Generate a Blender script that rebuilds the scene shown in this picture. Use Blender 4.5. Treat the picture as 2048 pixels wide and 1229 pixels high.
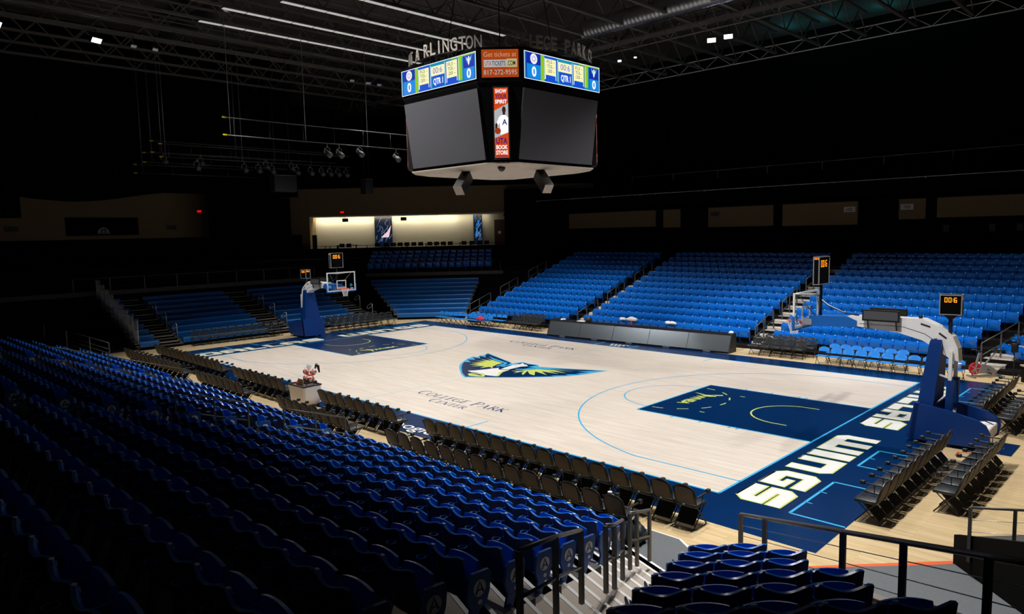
import bpy, bmesh, math, random
from mathutils import Vector, Matrix
random.seed(7)
SC = bpy.context.scene
for o in list(bpy.data.objects):
    bpy.data.objects.remove(o)
COL = SC.collection
PI = math.pi

# ---------------------------------------------------------------- camera
cam = bpy.data.cameras.new('camera')
CAM = bpy.data.objects.new('camera', cam)
COL.objects.link(CAM)
SC.camera = CAM
yaw, pitch, roll, FPX = 2.34918309, -0.103345980, -0.0221478971, 1430.37823
CPOS = Vector((22.0373067, -21.9655801, 5.95330691))
_f = Vector((math.cos(pitch)*math.cos(yaw), math.cos(pitch)*math.sin(yaw), math.sin(pitch)))
_r = Vector((math.sin(yaw), -math.cos(yaw), 0))
_u = _r.cross(_f)
_c, _s = math.cos(roll), math.sin(roll)
RIGHT, UP, FWD = _c*_r + _s*_u, -_s*_r + _c*_u, _f
M3 = Matrix((RIGHT, UP, -FWD)).transposed()
CAM.matrix_world = Matrix.Translation(CPOS) @ M3.to_4x4()
cam.sensor_width = 36.0
cam.lens = FPX/2048*36
cam.clip_end = 300

# ---------------------------------------------------------------- world, exposure, main lamps
w = bpy.data.worlds.new('world')
SC.world = w
w.use_nodes = True
w.node_tree.nodes['Background'].inputs[0].default_value = (0.5, 0.6, 0.8, 1)
w.node_tree.nodes['Background'].inputs[1].default_value = 0.0004
vs = SC.view_settings
vs.view_transform = 'Standard'
vs.look = 'None'
vs.gamma = 1
vs.exposure = 0.0
try:
    vs.use_curve_mapping = False
except Exception:
    pass

def lamp(name, kind, loc, aim, power, color=(1, 1, 1), **kw):
    L = bpy.data.lights.new(name, kind)
    L.energy = power
    L.color = color
    for k, v in kw.items():
        setattr(L, k, v)
    o = bpy.data.objects.new(name, L)
    o.location = loc
    o.rotation_euler = (Vector(aim)-Vector(loc)).to_track_quat('-Z', 'Y').to_euler()
    COL.objects.link(o)
    return o

# court floodlights under the roof; some spots added to brighten stands and stairs
LK = 11800
for (lx, ly, ax, ay, half, bl, wt) in ((15, -8.5, 13.5, -3.4, 50, 0.5, 0.50), (-10, -8.5, -7, -3.4, 50, 0.5, 0.14), (-15, 6, -8, 4.2, 50, 0.5, 0.24), (15, 8.5, 10.5, 5.95, 50, 0.5, 0.20),
                                       (10, -8.5, 9, -3.4, 50, 0.5, 0.09), (0, -8.5, 0, -3.4, 50, 0.5, 0.27), (-10, 8.5, -7, 5.95, 50, 0.5, 0.28), (-12.5, -8.5, -7.5, -3.4, 50, 0.5, 0.33),
                                       (12.5, 8.5, 16.25, 11.05, 46, 0.5, 0.06), (10, 8.5, 7, 5.95, 50, 0.5, 0.27), (-10, 8.5, -13, 11.05, 38, 0.5, 0.10), (-5, -8.5, -4.5, -3.4, 50, 0.5, 0.10),
                                       (5, 8.5, 6.5, 11.05, 30, 0.5, 0.12), (15, -6, 19.5, -7.8, 30, 0.9, 0.2), (15, -6, 15, -6, 30, 0.5, 0.155), (15, 8.5, 19.5, 10.0, 38, 0.6, 0.2),
                                       (-12, -7, -12, 11.5, 14, 1.0, 0.15), (-6.5, -6, -6.5, 11.5, 14, 1.0, 0.35), (-0.5, -6, -0.5, 12, 14, 1.0, 0.85), (5.5, -6, 5.5, 11.5, 14, 1.0, 0.7), (11.5, -6, 11.5, 11, 14, 1.0, 0.42), (12, -4, 16.2, -12.5, 19, 1.0, 0.36),  # narrow spots added to lift the far seats and near stairs
                                       (4, 10, 4, -17, 24, 1.0, 0.07), (-8, 10, -8, -16, 24, 1.0, 0.06)):  # weak spots added to lift the near rows
    lamp('court_and_fill_spot', 'SPOT', (lx, ly, 16.3), (ax, ay, 0.7 if half < 20 else 0), LK*wt, (1.0, 0.97, 0.945),
         spot_size=math.radians(2*half), spot_blend=bl, shadow_soft_size=0.3)

# ---------------------------------------------------------------- materials
def lin(h):
    h = h.lstrip('#')
    c = [int(h[i:i+2], 16)/255 for i in (0, 2, 4)]
    return tuple(x/12.92 if x <= 0.04045 else ((x+0.055)/1.055)**2.4 for x in c)

MATS = {}
def mat(name, col, rough=0.5, metal=0.0, spec=0.5, vary=0.06, scale=6.0, emit=None, estr=1.0, coat=0.0):
    if name in MATS:
        return MATS[name]
    m = bpy.data.materials.new(name)
    m.use_nodes = True
    nt = m.node_tree
    b = nt.nodes['Principled BSDF']
    if isinstance(col, str):
        col = lin(col)
    b.inputs['Base Color'].default_value = (*col, 1)
    b.inputs['Roughness'].default_value = rough
    b.inputs['Metallic'].default_value = metal
    b.inputs['Specular IOR Level'].default_value = spec
    b.inputs['Coat Weight'].default_value = coat
    if vary:
        tc = nt.nodes.new('ShaderNodeTexCoord')
        nz = nt.nodes.new('ShaderNodeTexNoise')
        nz.inputs['Scale'].default_value = scale
        nz.inputs['Detail'].default_value = 3
        mx = nt.nodes.new('ShaderNodeMix')
        mx.data_type = 'RGBA'
        mx.inputs[6].default_value = (*[c*(1-vary) for c in col], 1)
        mx.inputs[7].default_value = (*[min(1, c*(1+vary)) for c in col], 1)
        nt.links.new(tc.outputs['Object'], nz.inputs['Vector'])
        nt.links.new(nz.outputs['Fac'], mx.inputs[0])
        nt.links.new(mx.outputs[2], b.inputs['Base Color'])
    if emit is not None:
        e = lin(emit) if isinstance(emit, str) else emit
        b.inputs['Emission Color'].default_value = (*e, 1)
        b.inputs['Emission Strength'].default_value = estr
    MATS[name] = m
    return m

def wood(name, c1, c2, c3, rough, coat):
    m = bpy.data.materials.new(name)
    m.use_nodes = True
    nt = m.node_tree
    N, Lk = nt.nodes, nt.links
    b = N['Principled BSDF']
    tc = N.new('ShaderNodeTexCoord')
    br = N.new('ShaderNodeTexBrick')
    br.inputs['Color1'].default_value = (*lin(c1), 1)
    br.inputs['Color2'].default_value = (*lin(c2), 1)
    br.inputs['Mortar'].default_value = (*lin(c3), 1)
    br.inputs['Scale'].default_value = 1.0
    br.inputs['Mortar Size'].default_value = 0.002
    br.inputs['Brick Width'].default_value = 1.3
    br.inputs['Row Height'].default_value = 0.075
    br.offset = 0.37
    Lk.new(tc.outputs['Object'], br.inputs['Vector'])
    mp = N.new('ShaderNodeMapping')
    mp.inputs['Scale'].default_value = (0.35, 5.0, 1)
    nz = N.new('ShaderNodeTexNoise')
    nz.inputs['Scale'].default_value = 1.6
    nz.inputs['Detail'].default_value = 5
    Lk.new(tc.outputs['Object'], mp.inputs['Vector'])
    Lk.new(mp.outputs['Vector'], nz.inputs['Vector'])
    mx = N.new('ShaderNodeMix')
    mx.data_type = 'RGBA'
    mx.blend_type = 'MULTIPLY'
    mx.inputs[0].default_value = 0.35
    rp = N.new('ShaderNodeValToRGB')
    rp.color_ramp.elements[0].color = (0.62, 0.58, 0.53, 1)
    rp.color_ramp.elements[1].color = (1.0, 1.0, 1.0, 1)
    rp.color_ramp.elements[0].position = 0.3
    rp.color_ramp.elements[1].position = 0.62
    Lk.new(nz.outputs['Fac'], rp.inputs[0])
    Lk.new(br.outputs['Color'], mx.inputs[6])
    Lk.new(rp.outputs['Color'], mx.inputs[7])
    Lk.new(mx.outputs[2], b.inputs['Base Color'])
    b.inputs['Roughness'].default_value = rough
    b.inputs['Specular IOR Level'].default_value = 0.35
    b.inputs['Coat Weight'].default_value = coat
    b.inputs['Coat Roughness'].default_value = 0.12
    MATS[name] = m
    return m

wood('maple_court', '#f2e8dc', '#eaddce', '#d6c6b4', 0.34, 0.0)
wood('maple_apron', '#e8d0a2', '#dcc08f', '#b89a6c', 0.38, 0.0)
mat('navy_paint', '#002a5c', 0.22, spec=0.4, vary=0.12, scale=1.5)
mat('cyan_paint', '#3fb9ee', 0.35)
mat('pale_cyan_line', '#b9d9e2', 0.35)
mat('white_paint', '#f4f4f0', 0.35)
mat('lime_paint', '#d6e26a', 0.35)
mat('text_navy', '#1c3c78', 0.4)
mat('orange_tape', '#f0672f', 0.5)
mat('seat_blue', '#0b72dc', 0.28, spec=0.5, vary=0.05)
mat('seat_back', '#06336a', 0.36, spec=0.5, vary=0.05)  # same plastic as the seat blue, darkened so rear shells look shaded
mat('seat_leg', '#1f57a8', 0.4)
mat('blue_fold', '#1f86e0', 0.38)
mat('bench_blue', '#0866b8', 0.4, vary=0.08)
mat('tag_white', '#f4f7fc', 0.3, vary=0)
mat('plate_grey', '#8f8880', 0.6)
mat('black_vinyl', '#292d30', 0.35, spec=0.5)
mat('black_metal', '#0c0d0e', 0.5)
mat('chair_rear', '#40352d', 0.6, vary=0.1, scale=14)
mat('black_matte', '#050506', 0.9, spec=0.1, vary=0)
mat('dark_grey', '#1e2022', 0.6)
mat('grey_metal', '#8f9698', 0.38, metal=0.6)
mat('rail_metal', '#6d6d6a', 0.42, metal=0.5)
mat('steel_light', '#c9cdd0', 0.35, metal=0.6)
mat('concrete', '#b8ada0', 0.8, spec=0.2, vary=0.12, scale=3)
mat('concrete_dark', '#5d5a57', 0.85, spec=0.15, vary=0.1, scale=3)
mat('riser_dark', '#191817', 0.9, spec=0.1)
mat('nosing_white', '#e8e8e4', 0.6)
mat('carpet_grey', '#6f7376', 0.95, spec=0.1, vary=0.2, scale=40)
mat('wall_beige', '#8d7a5c', 0.85, spec=0.15, vary=0.08)
mat('wall_cream', '#d8d0b8', 0.8, spec=0.2, vary=0.05)
mat('pad_navy', '#00357c', 0.45, spec=0.4)
mat('pad_blue', '#1567bd', 0.4)
mat('white_gloss', '#fbfbfb', 0.3)
mat('rim_orange', '#f2582a', 0.35)
mat('net_white', '#f5f5f2', 0.8)
mat('screen_dark', '#535358', 0.45, vary=0.1, scale=60)
mat('led_panel', '#666e74', 0.24, metal=0.7, spec=0.6, vary=0.06, scale=2)
mat('cloth_white', '#f2eeee', 0.9, spec=0.1, vary=0.05, scale=5)
mat('cardboard', '#a88f68', 0.85)
mat('ball_orange', '#e8632c', 0.55)
mat('red_fabric', '#d6203a', 0.7)
mat('yellow_cap', '#e2c81e', 0.5)
mat('duct_metal', '#9a9c9e', 0.35, metal=0.85)
mat('black_steel', '#66635f', 0.6, metal=0.2)
mat('roof_deck', '#5e5955', 0.85, vary=0.15, scale=2)
mat('door_brown', '#5a3428', 0.6)
mat('grey_plastic', '#8d9096', 0.4)
mat('skin_dark', '#4a2c20', 0.6)
mat('glow_white', '#ffffff', 0.4, vary=0, emit='#e8f0ff', estr=6.0)
mat('glow_purlin', '#d8d8d4', 0.4, vary=0, emit='#e9e6e0', estr=0.42)  # purlin steel; the light falling on it is built in as glow
mat('glow_red', '#ff2020', 0.4, vary=0, emit='#ff1a1a', estr=1.2)
mat('glow_amber', '#ff9a1e', 0.4, vary=0, emit='#ff9420', estr=1.5)
mat('glow_teal', '#0a6070', 0.5, vary=0, emit='#0a7f90', estr=0.25)
def scr(name, col, s=1.0):
    mat(name, '#050505', 0.4, vary=0, emit=col, estr=s)
scr('s_white', '#f4f8ff', 1.1); scr('s_lime', '#8fc61e'); scr('s_cream', '#f3f0b8', 1.05); scr('s_blue', '#0a4fd0'); scr('s_azure', '#0f86e0')
scr('s_teal', '#0f90b0'); scr('s_deep', '#0a2aa8'); scr('s_dark', '#123a3a'); scr('s_violet', '#6a62d8'); scr('s_pink', '#f0c8d8')
scr('s_orange', '#b8480e', 0.8); scr('s_red', '#d9480f', 0.9); scr('s_peach', '#d9a888', 0.8); scr('s_grey', '#c2c4c8', 0.8); scr('s_navy', '#1a1a80', 0.8); scr('s_black', '#101214', 0.6); scr('s_skin', '#3a1e14', 0.7); scr('s_ball', '#a83a18', 0.8); scr('s_ice', '#8fb6e8', 0.35); scr('s_night', '#0c1c38', 0.5); scr('s_sun', '#c9c08a', 0.8)

def glass_mat():
    m = bpy.data.materials.new('board_glass')
    m.use_nodes = True
    b = m.node_tree.nodes['Principled BSDF']
    b.inputs['Base Color'].default_value = (0.9, 0.97, 1, 1)
    b.inputs['Roughness'].default_value = 0.02
    b.inputs['Transmission Weight'].default_value = 1.0
    b.inputs['IOR'].default_value = 1.02
    MATS['board_glass'] = m
glass_mat()

# ---------------------------------------------------------------- mesh builder
class MB:
    def __init__(self):
        self.v, self.f, self.mi, self.sm, self.mats = [], [], [], [], []
    def m(self, name):
        if name not in self.mats:
            self.mats.append(name)
        return self.mats.index(name)
    def add(self, vs, fs, mt, smooth=False):
        o = len(self.v)
        k = self.m(mt)
        self.v += [tuple(p) for p in vs]
        for f in fs:
            self.f.append([o+i for i in f])
            self.mi.append(k)
            self.sm.append(smooth)
        return self
    def box(self, x0, x1, y0, y1, z0, z1, mt, fn=None):
        p = [(x, y, z) for z in (z0, z1) for y in (y0, y1) for x in (x0, x1)]
        if fn:
            p = [fn(*q) for q in p]
        return self.add(p, [(0, 2, 3, 1), (4, 5, 7, 6), (0, 1, 5, 4), (2, 6, 7, 3), (0, 4, 6, 2), (1, 3, 7, 5)], mt)
    def bbox(self, x0, x1, y0, y1, z0, z1, mt, r=0.02, fn=None):
        # box with chamfered edges
        bm = bmesh.new()
        bmesh.ops.create_cube(bm, size=1)
        for q in bm.verts:
            q.co = Vector(((x0+x1)/2+q.co.x*(x1-x0), (y0+y1)/2+q.co.y*(y1-y0), (z0+z1)/2+q.co.z*(z1-z0)))
        bmesh.ops.bevel(bm, geom=bm.edges[:], offset=r, segments=2, affect='EDGES', profile=0.5)
        bm.verts.index_update()
        p = [tuple(q.co) for q in bm.verts]
        if fn:
            p = [fn(*q) for q in p]
        self.add(p, [[q.index for q in f.verts] for f in bm.faces], mt, True)
        bm.free()
        return self
    def bar(self, p, q, w, h, mt):
        p, q = Vector(p), Vector(q)
        d = (q-p).normalized()
        s = d.cross(Vector((0, 0, 1)))
        if s.length < 1e-4:
            s = Vector((1, 0, 0))
        s.normalize()
        u = s.cross(d)
        vs = [a+s*(i*w/2)+u*(j*h/2) for a in (p, q) for (i, j) in ((-1, -1), (1, -1), (1, 1), (-1, 1))]
        return self.add(vs, [(0, 3, 2, 1), (4, 5, 6, 7), (0, 1, 5, 4), (1, 2, 6, 5), (2, 3, 7, 6), (3, 0, 4, 7)], mt)
    def tube(self, pts, r, mt, n=8, closed=False, cap=True):
        pts = [Vector(p) for p in pts]
        rs = r if isinstance(r, (list, tuple)) else [r]*len(pts)
        vs, fs = [], []
        L = len(pts)
        prev = None
        for i, p in enumerate(pts):
            a = pts[i-1] if (i > 0 or closed) else p
            b = pts[(i+1) % L] if (i < L-1 or closed) else p
            d = (b-a).normalized()
            ref = prev if prev is not None else (Vector((0, 0, 1)) if abs(d.z) < 0.9 else Vector((1, 0, 0)))
            s = ref - d*ref.dot(d)
            if s.length < 1e-5:
                s = Vector((1, 0, 0)) - d*d.x
            s.normalize()
            prev = s
            t = d.cross(s)
            for k in range(n):
                an = 2*PI*k/n
                vs.append(p+s*(math.cos(an)*rs[i])+t*(math.sin(an)*rs[i]))
        for i in range(L if closed else L-1):
            for k in range(n):
                j = (i+1) % L
                fs.append((i*n+k, i*n+(k+1) % n, j*n+(k+1) % n, j*n+k))
        if cap and not closed:
            fs.append(tuple(range(n))[::-1])
            fs.append(tuple((L-1)*n+k for k in range(n)))
        return self.add(vs, fs, mt, True)
    def prism(self, poly, fn, w0, w1, mt, mside=None):
        n = len(poly)
        vs = [fn(u, v, w0) for u, v in poly]+[fn(u, v, w1) for u, v in poly]
        self.add(vs, [tuple(range(n))[::-1], tuple(range(n, 2*n))], mt)
        o = len(self.v)-2*n
        k = self.m(mside or mt)
        for i in range(n):
            j = (i+1) % n
            self.f.append([o+i, o+j, o+n+j, o+n+i]); self.mi.append(k); self.sm.append(False)
        return self
    def flat(self, poly, mt, fn=None, z=0.0):
        vs = [fn(*p) for p in poly] if fn else [(p[0], p[1], z) for p in poly]
        return self.add(vs, [tuple(range(len(poly)))], mt)
    def ribbon(self, pts, wd, mt, fn):
        # flat ribbon along a 2D polyline; wd is a width or a list of widths
        L = len(pts)
        ws = wd if isinstance(wd, (list, tuple)) else [wd]*L
        vs = []
        for i, p in enumerate(pts):
            a = Vector(pts[max(0, i-1)]); b = Vector(pts[min(L-1, i+1)])
            d = (b-a).normalized()
            nn = Vector((-d.y, d.x))*(ws[i]/2)
            vs += [fn(p[0]+nn.x, p[1]+nn.y), fn(p[0]-nn.x, p[1]-nn.y)]
        return self.add(vs, [(2*i, 2*i+1, 2*i+3, 2*i+2) for i in range(L-1)], mt)
    def lathe(self, prof, c, mt, n=16, axis='z'):
        vs, fs = [], []
        for r, h in prof:
            for k in range(n):
                a = 2*PI*k/n
                q = (r*math.cos(a), r*math.sin(a), h)
                if axis == 'x':
                    q = (h, q[0], q[1])
                elif axis == 'y':
                    q = (q[0], h, q[1])
                vs.append((c[0]+q[0], c[1]+q[1], c[2]+q[2]))
        for i in range(len(prof)-1):
            for k in range(n):
                fs.append((i*n+k, i*n+(k+1) % n, (i+1)*n+(k+1) % n, (i+1)*n+k))
        fs.append(tuple(range(n))[::-1])
        fs.append(tuple((len(prof)-1)*n+k for k in range(n)))
        return self.add(vs, fs, mt, True)
    def grid(self, fn, nu, nv, mt, smooth=True, closed=False):
        vs = [fn(i/nu, j/nv) for j in range(nv+1) for i in range(nu+1)]
        fs = [(j*(nu+1)+i, j*(nu+1)+i+1, (j+1)*(nu+1)+i+1, (j+1)*(nu+1)+i) for j in range(nv) for i in range(nu)]
        return self.add(vs, fs, mt, smooth)
    def slab(self, fa, fb, nu, nv, mt, mb=None):
        # closed shell between two parametric surfaces fa (front) and fb (rear)
        self.grid(fa, nu, nv, mt)
        self.grid(lambda u, v: fb(1-u, v), nu, nv, mb or mt)
        def rim(pa, pb):
            self.add(pa+pb, [(i, len(pa)+i, len(pa)+i+1, i+1) for i in range(len(pa)-1)], mt, True)
        U = [i/nu for i in range(nu+1)]; V = [j/nv for j in range(nv+1)]
        rim([fa(u, 1) for u in U], [fb(u, 1) for u in U])
        rim([fa(u, 0) for u in U][::-1], [fb(u, 0) for u in U][::-1])
        rim([fa(0, v) for v in V], [fb(0, v) for v in V])
        rim([fa(1, v) for v in V][::-1], [fb(1, v) for v in V][::-1])
        return self
    def text(self, s, fn, x, y, h, mt, width=None, align='c', depth=0.0, bold=0.0):
        # built-in sans font; cap height h, optional total width, laid out with fn(u, v, w)
        cu = bpy.data.curves.new('t', 'FONT')
        cu.body = s
        cu.resolution_u = 3
        cu.offset = bold
        if depth:
            cu.extrude = depth/2
        ob = bpy.data.objects.new('t', cu)
        COL.objects.link(ob)
        me = bpy.data.meshes.new_from_object(ob)
        vs = [q.co.copy() for q in me.vertices]
        fs = [tuple(p.vertices) for p in me.polygons]
        COL.objects.unlink(ob)
        bpy.data.objects.remove(ob); bpy.data.curves.remove(cu); bpy.data.meshes.remove(me)
        if not vs:
            return self
        x0 = min(q.x for q in vs); x1 = max(q.x for q in vs)
        sy = h/0.69
        sx = sy if width is None else width/(x1-x0)
        off = {'c': -(x0+x1)/2, 'l': -x0, 'r': -x1}[align]
        return self.add([fn(x+(q.x+off)*sx, y+q.y*sy, q.z) for q in vs], fs, mt)
    def build(self, name, parent=None, loc=None, **kw):
        me = bpy.data.meshes.new(name)
        me.from_pydata(self.v, [], self.f)
        for k in self.mats:
            me.materials.append(MATS[k])
        me.polygons.foreach_set('material_index', self.mi)
        me.polygons.foreach_set('use_smooth', self.sm)
        me.update()
        o = bpy.data.objects.new(name, me)
        if parent:
            o.parent = parent
        if loc:
            o.location = loc
        COL.objects.link(o)
        for k, v in kw.items():
            o[k] = v
        return o

def thing(name, label, cat, loc=(0, 0, 0), rz=0.0, group=None):
    o = bpy.data.objects.new(name, None)
    o.empty_display_size = 0.2
    COL.objects.link(o)
    o.location = loc
    o.rotation_euler = (0, 0, rz)
    o['label'] = label
    o['category'] = cat
    if group:
        o['group'] = group
    return o

def dup(root, label, loc, rz=0.0, group=None):
    r = root.copy(); COL.objects.link(r)
    r.location = loc; r.rotation_euler = (0, 0, rz)
    r['label'] = label
    if group:
        r['group'] = group
    for ch in root.children:
        c = ch.copy(); COL.objects.link(c); c.parent = r
        for g in ch.children:
            d = g.copy(); COL.objects.link(d); d.parent = c
    return r

def frame(o, ux, uy, un=None):
    o, ux, uy = Vector(o), Vector(ux).normalized(), Vector(uy).normalized()
    n = Vector(un) if un else ux.cross(uy)
    return lambda u, v, w=0.0: tuple(o+ux*u+uy*v+n*w)

ORD = ['', 'first', 'second', 'third', 'fourth', 'fifth', 'sixth', 'seventh', 'eighth', 'ninth', 'tenth', 'eleventh', 'twelfth', 'thirteenth', 'fourteenth', 'fifteenth', 'sixteenth', 'seventeenth', 'eighteenth', 'nineteenth', 'twentieth', 'twenty-first', 'twenty-second', 'twenty-third', 'twenty-fourth', 'twenty-fifth', 'twenty-sixth']
def struct(mb, name, label=None, **kw):
    o = mb.build(name, kind='structure', **kw)
    if label:
        o['label'] = label
    return o

# ---------------------------------------------------------------- court floor
fl = MB()
fl.box(-19.9, 26, -12.2, 13.5, -0.12, 0.0, 'maple_apron')
FLOOR = struct(fl, 'floor', 'pale maple arena floor around and under the basketball court')
def decal(mb, name, z):
    o = mb.build(name, parent=FLOOR)
    o.location.z = z
    return o
F2 = lambda u, v: (u, v, 0.0)
def rect(mb, x0, x1, y0, y1, mt):
    mb.flat([(x0, y0), (x1, y0), (x1, y1), (x0, y1)], mt)
BX, BY = 14.325, 7.62
p = MB(); rect(p, -BX, BX, -BY, BY, 'maple_court'); decal(p, 'court_wood', 0.001)
p = MB()
rect(p, -17.12, 17.12, BY, 9.05, 'navy_paint'); rect(p, -17.12, 17.12, -9.22, -BY, 'navy_paint')
rect(p, -17.12, -BX, -BY, BY, 'navy_paint'); rect(p, BX, 17.12, -BY, BY, 'navy_paint')
decal(p, 'painted_border', 0.001)
p = MB()
for s in (1, -1):
    x0, x1 = sorted((s*8.535, s*BX)); rect(p, x0, x1, -2.44, 2.44, 'navy_paint')
decal(p, 'painted_lane', 0.002)
def arc(cx, cy, r, a0, a1, n=48):
    return [(cx+r*math.cos(math.radians(a0+(a1-a0)*i/n)), cy+r*math.sin(math.radians(a0+(a1-a0)*i/n))) for i in range(n+1)]
p = MB()
C = 'cyan_paint'
W = 0.06
for y in (-BY, BY):
    rect(p, -BX-W/2, BX+W/2, y-W/2, y+W/2, C)
for x in (-BX, BX):
    rect(p, x-W/2, x+W/2, -BY, BY, C)
for s in (1, -1):
    for y in (-2.44, 2.44):
        x0, x1 = sorted((s*8.535, s*BX)); rect(p, x0, x1, y-W/2, y+W/2, C)
        for tx in (9.93, 10.92, 11.9, 12.15):
            yy = sorted((y, y*1.07)); rect(p, s*tx-0.03, s*tx+0.03, yy[0], yy[1], C)
    rect(p, s*8.535-W/2, s*8.535+W/2, -2.44, 2.44, C)
    pts = [(s*q[0], q[1]) for q in [(BX, 6.6)]+arc(12.75, 0, 6.75, 102, 258, 80)+[(BX, -6.6)]]
    p.ribbon(pts, 0.05, C, F2)
    p.ribbon([(s*q[0], q[1]) for q in arc(8.535, 0, 1.83, 90, 270)], 0.045, C, F2)
    for y in (-1, 1):
        rect(p, s*5.8-0.025, s*5.8+0.025, min(y*6.7, y*BY), max(y*6.7, y*BY), C)
# coaching boxes and substitution marks on the border
for s in (1, -1):
    for (ya, yb) in ((-7.7, -5.25), (-3.71, -2.12), (2.12, 3.71), (5.25, 7.7)):
        xa, xb = 15.98, 17.1
        for (a, b) in (((xa, ya), (xa, yb)), ((xa, ya), (xb, ya)), ((xa, yb), (xb, yb))):
            p.ribbon([(s*a[0], s*a[1]), (s*b[0], s*b[1])], 0.06, C, F2)
        for t in ((0.33, 0.66) if yb-ya > 2 else (0.5,)):
            yy = ya+(yb-ya)*t
            p.ribbon([(s*xa, s*yy), (s*(xa+0.15), s*yy)], 0.04, C, F2)
for x in (-1.15, 1.0):
    rect(p, x-0.03, x+0.03, BY, 8.6, C)
rect(p, -0.025, 0.025, -BY, BY, 'pale_cyan_line')
decal(p, 'court_line', 0.003)
p = MB()
for s in (1, -1):
    pts = [(s*q[0], q[1]) for q in [(13.1, 1.25)]+arc(12.75, 0, 1.25, 90, 270)+[(13.1, -1.25)]]
    p.ribbon(pts, 0.055, 'lime_paint', F2)
    for k in range(7):
        a = -84+k*26
        p.ribbon([(s*q[0], q[1]) for q in arc(8.535, 0, 1.83, a, a+12, 6)], 0.05, 'lime_paint', F2)
    for y in (1.4, -1.4):
        p.ribbon([(s*10.27, y), (s*10.45, y)], 0.05, 'lime_paint', F2)
decal(p, 'lane_marking', 0.0035)

# block lettering along both baselines; u runs along the word, v is letter height 0..1
def rc(pts):
    return pts
GL = {
 'D': [[(0, 0), (0.82, 0), (1, 0.18), (1, 0.82), (0.82, 1), (0.3, 1), (0.3, 0.72), (0.7, 0.72), (0.7, 0.28), (0.3, 0.28), (0.3, 0.72), (0.3, 1), (0, 1)]],
 'A': [[(0, 0), (0.3, 0), (0.3, 0.3), (0.7, 0.3), (0.7, 0), (1, 0), (1, 0.82), (0.82, 1), (0, 1), (0, 0.56), (0.3, 0.56), (0.3, 0.74), (0.7, 0.74), (0.7, 0.55), (0, 0.55)]],
 'L': [[(0, 0), (1, 0), (1, 0.3), (0.36, 0.3), (0.36, 1), (0, 1)]],
 'S': [[(0, 0), (0.82, 0), (1, 0.2), (1, 0.62), (0.3, 0.62), (0.3, 0.72), (1, 0.72), (1, 1), (0.18, 1), (0, 0.8), (0, 0.4), (0.7, 0.4), (0.7, 0.28), (0, 0.28)]],
 'W': [[(0, 1), (0, 0.2), (0.12, 0), (1, 0), (1, 1), (0.8, 1), (0.8, 0.28), (0.6, 0.28), (0.6, 1), (0.4, 1), (0.4, 0.28), (0.2, 0.28), (0.2, 1)]],
 'I': [[(0, 0), (1, 0), (1, 1), (0, 1)]],
 'N': [[(0, 0), (0.3, 0), (0.3, 0.7), (0.7, 0.7), (0.7, 0), (1, 0), (1, 0.8), (0.85, 1), (0, 1)]],
 'G': [[(0.18, 0), (1, 0), (1, 0.56), (0.5, 0.56), (0.5, 0.42), (0.7, 0.42), (0.7, 0.28), (0.3, 0.28), (0.3, 0.72), (1, 0.72), (1, 1), (0.18, 1), (0, 0.82), (0, 0.18)]],
}
GL['D'] = [[(0, 0), (0.3, 0), (0.3, 1), (0, 1)], [(0.3, 0), (0.82, 0), (1, 0.18), (1, 0.82), (0.82, 1), (0.3, 1), (0.3, 0.72), (0.7, 0.72), (0.7, 0.28), (0.3, 0.28)]]
GL['A'] = [[(0, 0), (0.3, 0), (0.3, 1), (0.15, 1), (0, 0.85)], [(0.3, 0.72), (0.7, 0.72), (0.7, 0), (1, 0), (1, 0.82), (0.85, 1), (0.3, 1)], [(0.3, 0.3), (0.7, 0.3), (0.7, 0.5), (0.3, 0.5)]]
WORD = [('D', -7.35, -6.25), ('A', -6.1, -4.95), ('L', -4.75, -3.85), ('L', -3.65, -2.8), ('A', -2.65, -1.5), ('S', -1.3, -0.25),
        ('W', 1.15, 2.85), ('I', 3.05, 3.5), ('N', 3.72, 4.85), ('G', 5.2, 6.3), ('S', 6.5, 7.6)]
pw, pl = MB(), MB()
for s in (1, -1):
    for ch, a, b in WORD:
        fn = lambda u, v: (s*(14.66+1.04*v), -s*(a+(b-a)*u), 0.0)
        cx, cy = (a+b)/2, 0.5
        for poly in GL[ch]:
            pw.add([fn(u, v) for u, v in poly], [tuple(range(len(poly)))], 'white_paint')
            # lime outline: a border ribbon around every stroke polygon
            q = poly+[poly[0], poly[1]]
            pl.ribbon([(s*(14.66+1.04*v), -s*(a+(b-a)*u)) for u, v in q], 0.085, 'lime_paint', F2)
decal(pl, 'lettering_outline', 0.0025)
decal(pw, 'painted_lettering', 0.0035)

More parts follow.
